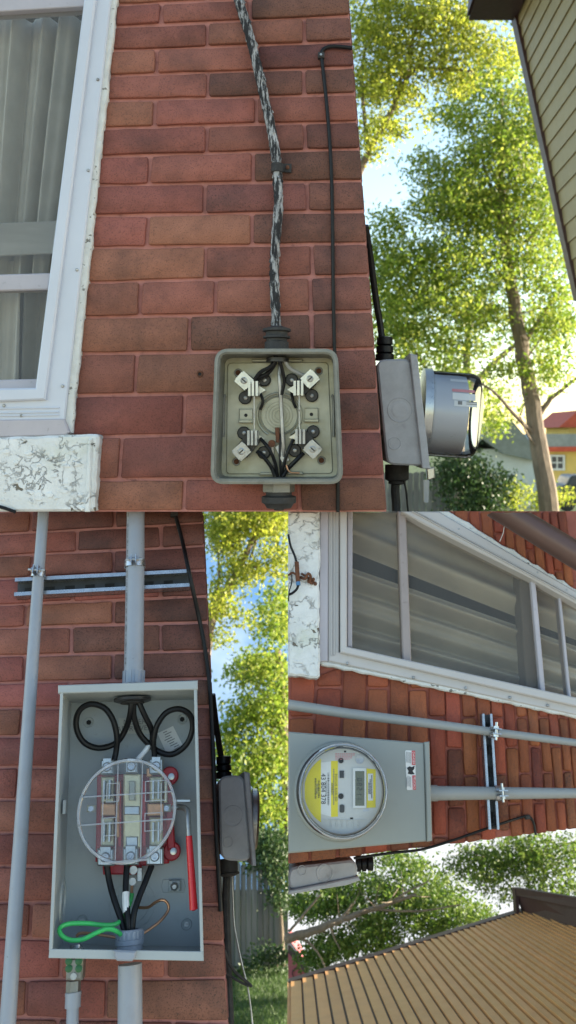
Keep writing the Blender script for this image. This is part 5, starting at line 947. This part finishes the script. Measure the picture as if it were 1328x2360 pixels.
bl = [(1150, 330, wt, 120, 110, 2.0, 4200), (1060, 420, wt, 85, 80, 1.6, 2600), (1210, 300, wt, 90, 120, 1.8, 3000), (1020, 480, wt + 1, 75, 60, 1.4, 1900), (1130, 480, wt - .5, 110, 80, 1.8, 3400), (1240, 470, wt, 75, 90, 1.6, 2600), (1090, 600, wt + .6, 130, 80, 1.8, 3600), (960, 600, wt + 1, 90, 60, 1.5, 2000), (1230, 600, wt, 85, 80, 1.6, 2400), (1000, 700, wt + 1, 120, 55, 1.6, 2600), (1280, 720, wt, 60, 80, 1.5, 1900), (1120, 720, wt, 90, 60, 1.6, 2100), (1130, 190, wt, 110, 80, 1.8, 2700), (900, 520, wt + 1, 50, 40, 1, 800), (1270, 860, wt, 60, 55, 1.4, 1200), (1080, 800, wt + 1.2, 90, 35, 1.3, 1000), (1160, 850, wt + .5, 50, 30, 1, 500), (900, 640, wt + 1, 60, 60, 1.2, 1500), (930, 760, wt + 1, 80, 40, 1.2, 1500), (1280, 250, wt, 40, 120, 1.5, 1200), (1050, 270, wt, 60, 60, 1.2, 1100), (980, 400, wt + 1, 40, 50, 1, 700), (1190, 420, wt, 120, 160, 2, 2400), (1100, 520, wt, 120, 90, 2, 1600), (880, 570, wt + 1, 30, 40, .8, 500), (890, 720, wt, 40, 50, 1, 700)]
tree(A, 'tall leafy tree with leaning trunk behind the glass-domed side meter', A.L(1292, 1390, wt), limbs, bl, .125, MT['leafA'], seed=3)
w2_ = -12.5; lb = [(700, 1300, w2_), (735, 900, w2_), (770, 620, w2_), (800, 470, w2_), (850, 350, w2_), (905, 250, w2_), (950, 165, w2_), (1000, 158, w2_), (1090, 165, w2_)]
limbs = [(lb[:5], .16, .06), (lb[4:], .05, .018), ([(850, 350, w2_), (838, 250, w2_), (835, 150, w2_), (860, 60, w2_)], .04, .02), ([(905, 250, w2_), (945, 110, w2_), (965, 45, w2_), (940, 5, w2_)], .032, .014), ([(962, 50, w2_), (985, 20, w2_), (1020, 28, w2_)], .02, .012), ([(880, 290, w2_), (900, 300, w2_), (935, 320, w2_)], .02, .01)]
limbs += twigs([(835, 200), (905, 250), (960, 100), (1050, 160)], 16, 80, w2_, .012)
bl = [(850, 60, w2_, 80, 80, 1, 2600), (930, 120, w2_, 90, 70, 1, 2600), (1000, 40, w2_, 90, 60, 1, 2400), (860, 190, w2_, 70, 70, .9, 2200), (1060, 110, w2_, 70, 55, .9, 1300), (870, 290, w2_, 55, 45, .8, 1000), (930, 215, w2_, 40, 40, .6, 700), (845, 350, w2_, 28, 34, .5, 420), (1100, 40, w2_, 60, 60, .9, 1300), (930, -30, w2_, 160, 60, 1, 2400), (1150, 120, w2_, 60, 60, .9, 1000), (1020, 170, w2_, 50, 30, .7, 600), (910, 300, w2_, 26, 22, .4, 200), (1050, 190, w2_, 40, 30, .7, 500), (990, 270, w2_, 20, 30, .5, 120)]
tree(A, 'sunlit yellow-green tree overhanging from behind the socket wall', A.L(700, 1300, w2_), limbs, bl, .082, MT['leafA2'], seed=4)
bl = [(950, 800, -30, 130, 70, 2.5, 2600), (1060, 880, -30, 90, 60, 2.2, 1500), (1150, 930, -32, 60, 60, 2, 900), (1250, 760, -31, 90, 90, 2.5, 2000), (1300, 560, -31, 60, 120, 2, 1600), (930, 680, -31, 90, 50, 2, 1300), (1140, 980, -33, 36, 30, 1.5, 500), (1100, 700, -32, 140, 120, 2, 2200)]
tree(A, 'hazy green tree in the distance behind the leaning trunk', A.L(1060, 1180, -30), [([(1060, 1200, -30), (1058, 1050, -30), (1070, 880, -30), (1085, 740, -30)], .25, .10), ([(1062, 1000, -30), (1000, 880, -30), (950, 800, -30)], .12, .05), ([(1070, 900, -30), (1180, 800, -31), (1270, 740, -31)], .12, .05)], bl, .17, MT['leafA'], seed=5)
bl = [(1075, 1110, -20.6, 60, 70, .8, 3200), (1120, 1160, -20.6, 50, 50, .8, 2000), (1035, 1080, -20.8, 36, 36, .6, 900), (1090, 1200, -20.4, 90, 40, .8, 2200), (1140, 1120, -20.6, 36, 40, .6, 900)]
tree(A, 'dark ivy bush spilling over the board fence below the glass dome', A.L(1080, 1270, -20.6), [([(1080, 1275, -20.6), (1078, 1180, -20.6), (1070, 1100, -20.6)], .05, .02)], bl, .11, MT['ivy'], name='ivy_bush', cat='bush', seed=6)
bl = [(1185, 1140, -27, 50, 26, 1, 900), (1260, 1150, -30, 80, 22, 1, 1000)]
tree(A, 'low bright shrubs in front of the yellow house', A.L(1220, 1200, -28), [([(1190, 1240, -27), (1188, 1170, -27)], .05, .03)], bl, .13, MT['leafA2'], name='shrub', cat='shrub', seed=7)
car = Th('parked_car', 'dark car parked by the yellow house beside the trunk', 'car', A, A.L(1320, 1160, -33))
mb = MB(); mb.prism(roundpoly([(p.x, p.y) for p in A.LL([(1288, 1162), (1420, 1162), (1420, 1122), (1400, 1118), (1380, 1096), (1318, 1096), (1306, 1118), (1290, 1122)], -33)], .12, 3), -34.7, -33, .1); car.part('body', mb, MT['carp'])
mb = MB(); mb.prism(A.LL([(1320, 1100), (1375, 1100), (1390, 1117), (1313, 1117)], -32.98), -33.1, -32.98); car.part('side_window', mb, MT['pane'])
for x in (1308, 1392): c = A.L(x, 1160, -32.95); mb = MB(); mb.lathe(c - Wv * .2, Wv, [(.32, 0), (.34, .05), (.34, .18), (.2, .2)], 20); car.part('wheel', mb, MT['bake'])
# trees of wall B
wB = -12.6; cb = lambda px, py: px < 668
lb = [(430, 1900, wB), (462, 1620, wB), (488, 1430, wB), (540, 1330, wB), (575, 1260, wB), (600, 1200, wB), (620, 1120, wB)]
limbs = [(lb, .11, .02), ([(488, 1430, wB), (505, 1330, wB), (500, 1240, wB)], .035, .015), ([(555, 1300, wB), (600, 1310, wB), (660, 1330, wB)], .03, .012), ([(578, 1285, wB), (592, 1235, wB), (586, 1215, wB), (575, 1195, wB)], .024, .012), ([(592, 1235, wB), (618, 1212, wB), (640, 1232, wB)], .02, .010)] + twigs([(500, 1300), (560, 1250), (640, 1220)], 12, 60, wB, .010)
bl = [(520, 1230, wB, 50, 60, .9, 2200), (600, 1200, wB, 60, 40, .9, 1900), (640, 1280, wB, 40, 50, .8, 1000), (560, 1320, wB, 45, 40, .8, 1200), (505, 1380, wB, 35, 55, .7, 1100), (640, 1190, wB, 60, 50, .8, 1400), (500, 1470, wB, 16, 26, .4, 260), (545, 1180, wB, 90, 60, .9, 2600), (560, 1420, wB, 22, 20, .4, 160)]
tree(B, 'sunlit tree hanging over the corner of the tall box wall', B.L(430, 2236, wB), limbs, bl, .085, MT['leafA2'], cb, seed=8)
wD = -13.8; lb = [(690, 2236, wD), (672, 1950, wD), (655, 1700, wD), (640, 1500, wD)]
limbs = [(lb, .16, .06), ([(662, 1800, wD), (620, 1720, wD), (570, 1680, wD)], .05, .015), ([(655, 1700, wD), (630, 1620, wD), (590, 1580, wD)], .04, .015), ([(672, 1900, wD), (630, 1840, wD), (560, 1800, wD)], .05, .02)] + twigs([(650, 1900), (620, 1720), (640, 1550)], 12, 70, wD, .014)
bl = [(640, 1430, wD, 45, 60, 1, 1500), (610, 1540, wD, 60, 50, 1, 1900), (650, 1620, wD, 50, 70, 1, 1900), (580, 1640, wD, 60, 35, .9, 1300), (560, 1760, wD, 60, 50, 1, 1700), (640, 1740, wD, 60, 60, 1, 1900), (610, 1860, wD, 60, 60, 1, 1900), (560, 1560, wD, 35, 30, .7, 420), (620, 1950, wD, 70, 40, 1, 1500), (540, 1680, wD, 35, 26, .6, 420), (660, 1370, wD, 36, 34, .8, 700), (525, 1720, wD, 24, 30, .5, 400)]
tree(B, 'green tree rising behind the board fence and lawn', B.L(690, 2236, wD), limbs, bl, .095, MT['leafA'], cb, seed=9)
bl = [(630, 1960, -10.3, 36, 40, .5, 2200), (655, 2010, -10.3, 26, 50, .5, 1600), (612, 1935, -10.4, 20, 26, .4, 700), (655, 2070, -10.2, 18, 30, .3, 700), (600, 1985, -10.35, 22, 12, .15, 300)]
tree(B, 'dark ivy bush climbing over the fence end by the lawn', B.L(645, 2236, -10.3), [([(652, 2236, -10.3), (648, 2120, -10.3), (636, 1980, -10.3)], .04, .015)], bl, .06, MT['ivy'], cb, name='ivy_bush', cat='bush', seed=10)
bl = [(620, 2200, -9.9, 30, 26, .2, 420), (650, 2215, -9.8, 16, 22, .2, 320), (580, 2226, -10.1, 30, 8, .15, 260)]
tree(B, 'small weeds growing along the foot of the fence', B.L(620, 2234, -9.9), [([(620, 2234, -9.9), (622, 2195, -9.9)], .008, .004), ([(640, 2234, -9.9), (636, 2180, -9.9)], .008, .004)], bl, .05, MT['ivy'], cb, name='weed_clump', cat='plant', seed=11)
pk = Th('picket_fence', 'slim grey picket fence beyond the end of the board fence', 'fence', B, B.L(656, 2180, -11.2))
for k in range(4): q = B.LL([(643 + k * 6.2, 2190), (646.5 + k * 6.2, 2190), (646.5 + k * 6.2, 2092), (643 + k * 6.2, 2092)], -11.2); mb = MB(); mb.prism([(p.x, p.y) for p in q], -11.23, -11.2); pk.part('picket', mb, MT['fence'])
g = np.random.default_rng(5); n = 5200; px_, py_ = g.uniform(500, 662, n), 2230 + 150 * g.random(n) ** 1.3
gp = np.array([tuple(onlawn(x, y)) for x, y in zip(px_, py_)]); h = g.uniform(.02, .05, n)[:, None]; dr = g.normal(size=(n, 3)) * np.array([.4, 0, .4]) + np.array([0, 1, 0]); sd = np.stack([g.normal(size=n), np.zeros(n), g.normal(size=n)], 1); sd /= np.linalg.norm(sd, axis=1)[:, None]
v = np.stack([gp - sd * .004, gp + sd * .004, gp + sd * .001 + dr * h, gp - sd * .001 + dr * h], 1).reshape(-1, 3)
class _T: pass
t_ = _T(); t_.b = Vector((0, 0, 0)); t_.e = None
me_o = leafobj(t_, 'grass', v, MT['grass'], 'stuff'); me_o.matrix_world = B.T; me_o['label'] = 'mown green grass below the board fence'; me_o['category'] = 'grass'
# trees of wall C (growing towards the right)
wC = -7.6; wK = -7.0; cc_ = lambda px, py: px > 667
lb = [(640, 2170, wC), (668, 2161, wC), (720, 2146, wC), (780, 2122, wC), (830, 2104, wC), (890, 2085, wC), (960, 2060, wC)]
lb = [(x, y, wK) for x, y, _ in lb]; lb[0] = (666.5, 2162, wK)
limbs = [(lb, .046, .014), ([(666, 2148, wK), (690, 2120, wK), (715, 2090, wK), (740, 2060, wK)], .014, .007), ([(780, 2122, wK), (800, 2100, wK), (812, 2082, wK)], .014, .006), ([(690, 2160, wK), (715, 2175, wK), (735, 2200, wK), (752, 2234, wK)], .014, .007), ([(830, 2104, wK), (880, 2092, wK), (930, 2060, wK), (990, 2030, wK)], .013, .006), ([(760, 2130, wK), (770, 2160, wK), (785, 2190, wK)], .012, .006), ([(860, 2095, wK), (960, 2100, wK), (1060, 2085, wK)], .012, .005)] + twigs([(720, 2140), (820, 2105), (960, 2060)], 16, 60, wK, .006)
bl = [(720, 2090, wC, 50, 40, .5, 1900), (790, 2070, wC, 60, 50, .6, 2400), (780, 2180, wC, 70, 36, .6, 2600), (860, 2140, wC, 70, 50, .7, 3200), (870, 2050, wC, 60, 40, .6, 1900), (940, 2090, wC, 60, 60, .7, 2800), (950, 2000, wC, 50, 36, .5, 1300), (730, 2215, wC, 40, 30, .4, 1300), (1000, 2140, wC, 50, 40, .5, 1500), (1020, 2070, wC, 60, 60, .7, 2400), (900, 2190, wC, 60, 20, .5, 1000), (690, 2080, wC, 24, 26, .4, 700), (1080, 2110, wC, 50, 36, .6, 1500)]
bl = [b[:6] + (int(b[6] * .95),) for b in bl]
tree(C, 'sideways green tree with thin brown trunk above the tan siding', C.L(665.5, 2170, wC), limbs, bl, .042, MT['leafC'], cc_, seed=12)
wE = -8.6; lb = [(1340, 1935, wE), (1260, 1960, wE), (1190, 1985, wE), (1140, 1975, wE), (1085, 1962, wE)]
limbs = [(lb, .012, .006), ([(1110, 1968, wE), (1112, 2010, wE), (1105, 2050, wE)], .010, .005), ([(1175, 1982, wE), (1190, 1970, wE), (1205, 1962, wE)], .007, .004)] + twigs([(1120, 1975), (1200, 1980), (1300, 1950)], 12, 60, wE, .005)
bl = [(1180, 1975, wE, 60, 50, .6, 2600), (1120, 2010, wE, 60, 50, .6, 1900), (1240, 2000, wE, 50, 50, .6, 1900), (1270, 1950, wE, 70, 40, .6, 1600), (1310, 2040, wE, 50, 50, .5, 1100), (1100, 1965, wE, 40, 24, .4, 800), (1330, 1970, wE, 40, 40, .5, 700), (1160, 2050, wE, 36, 30, .4, 600), (1040, 2000, wE, 50, 30, .4, 600), (890, 1975, wE, 50, 26, .5, 800), (1250, 2050, wE, 40, 24, .4, 500)]
bl = [b[:6] + (int(b[6] * .75),) for b in bl]
tree(C, 'pale sideways treetop reaching between the brick wall and brown soffit', C.L(1340, 1935, wE), limbs, bl, .046, MT['leafC'], cc_, seed=13)
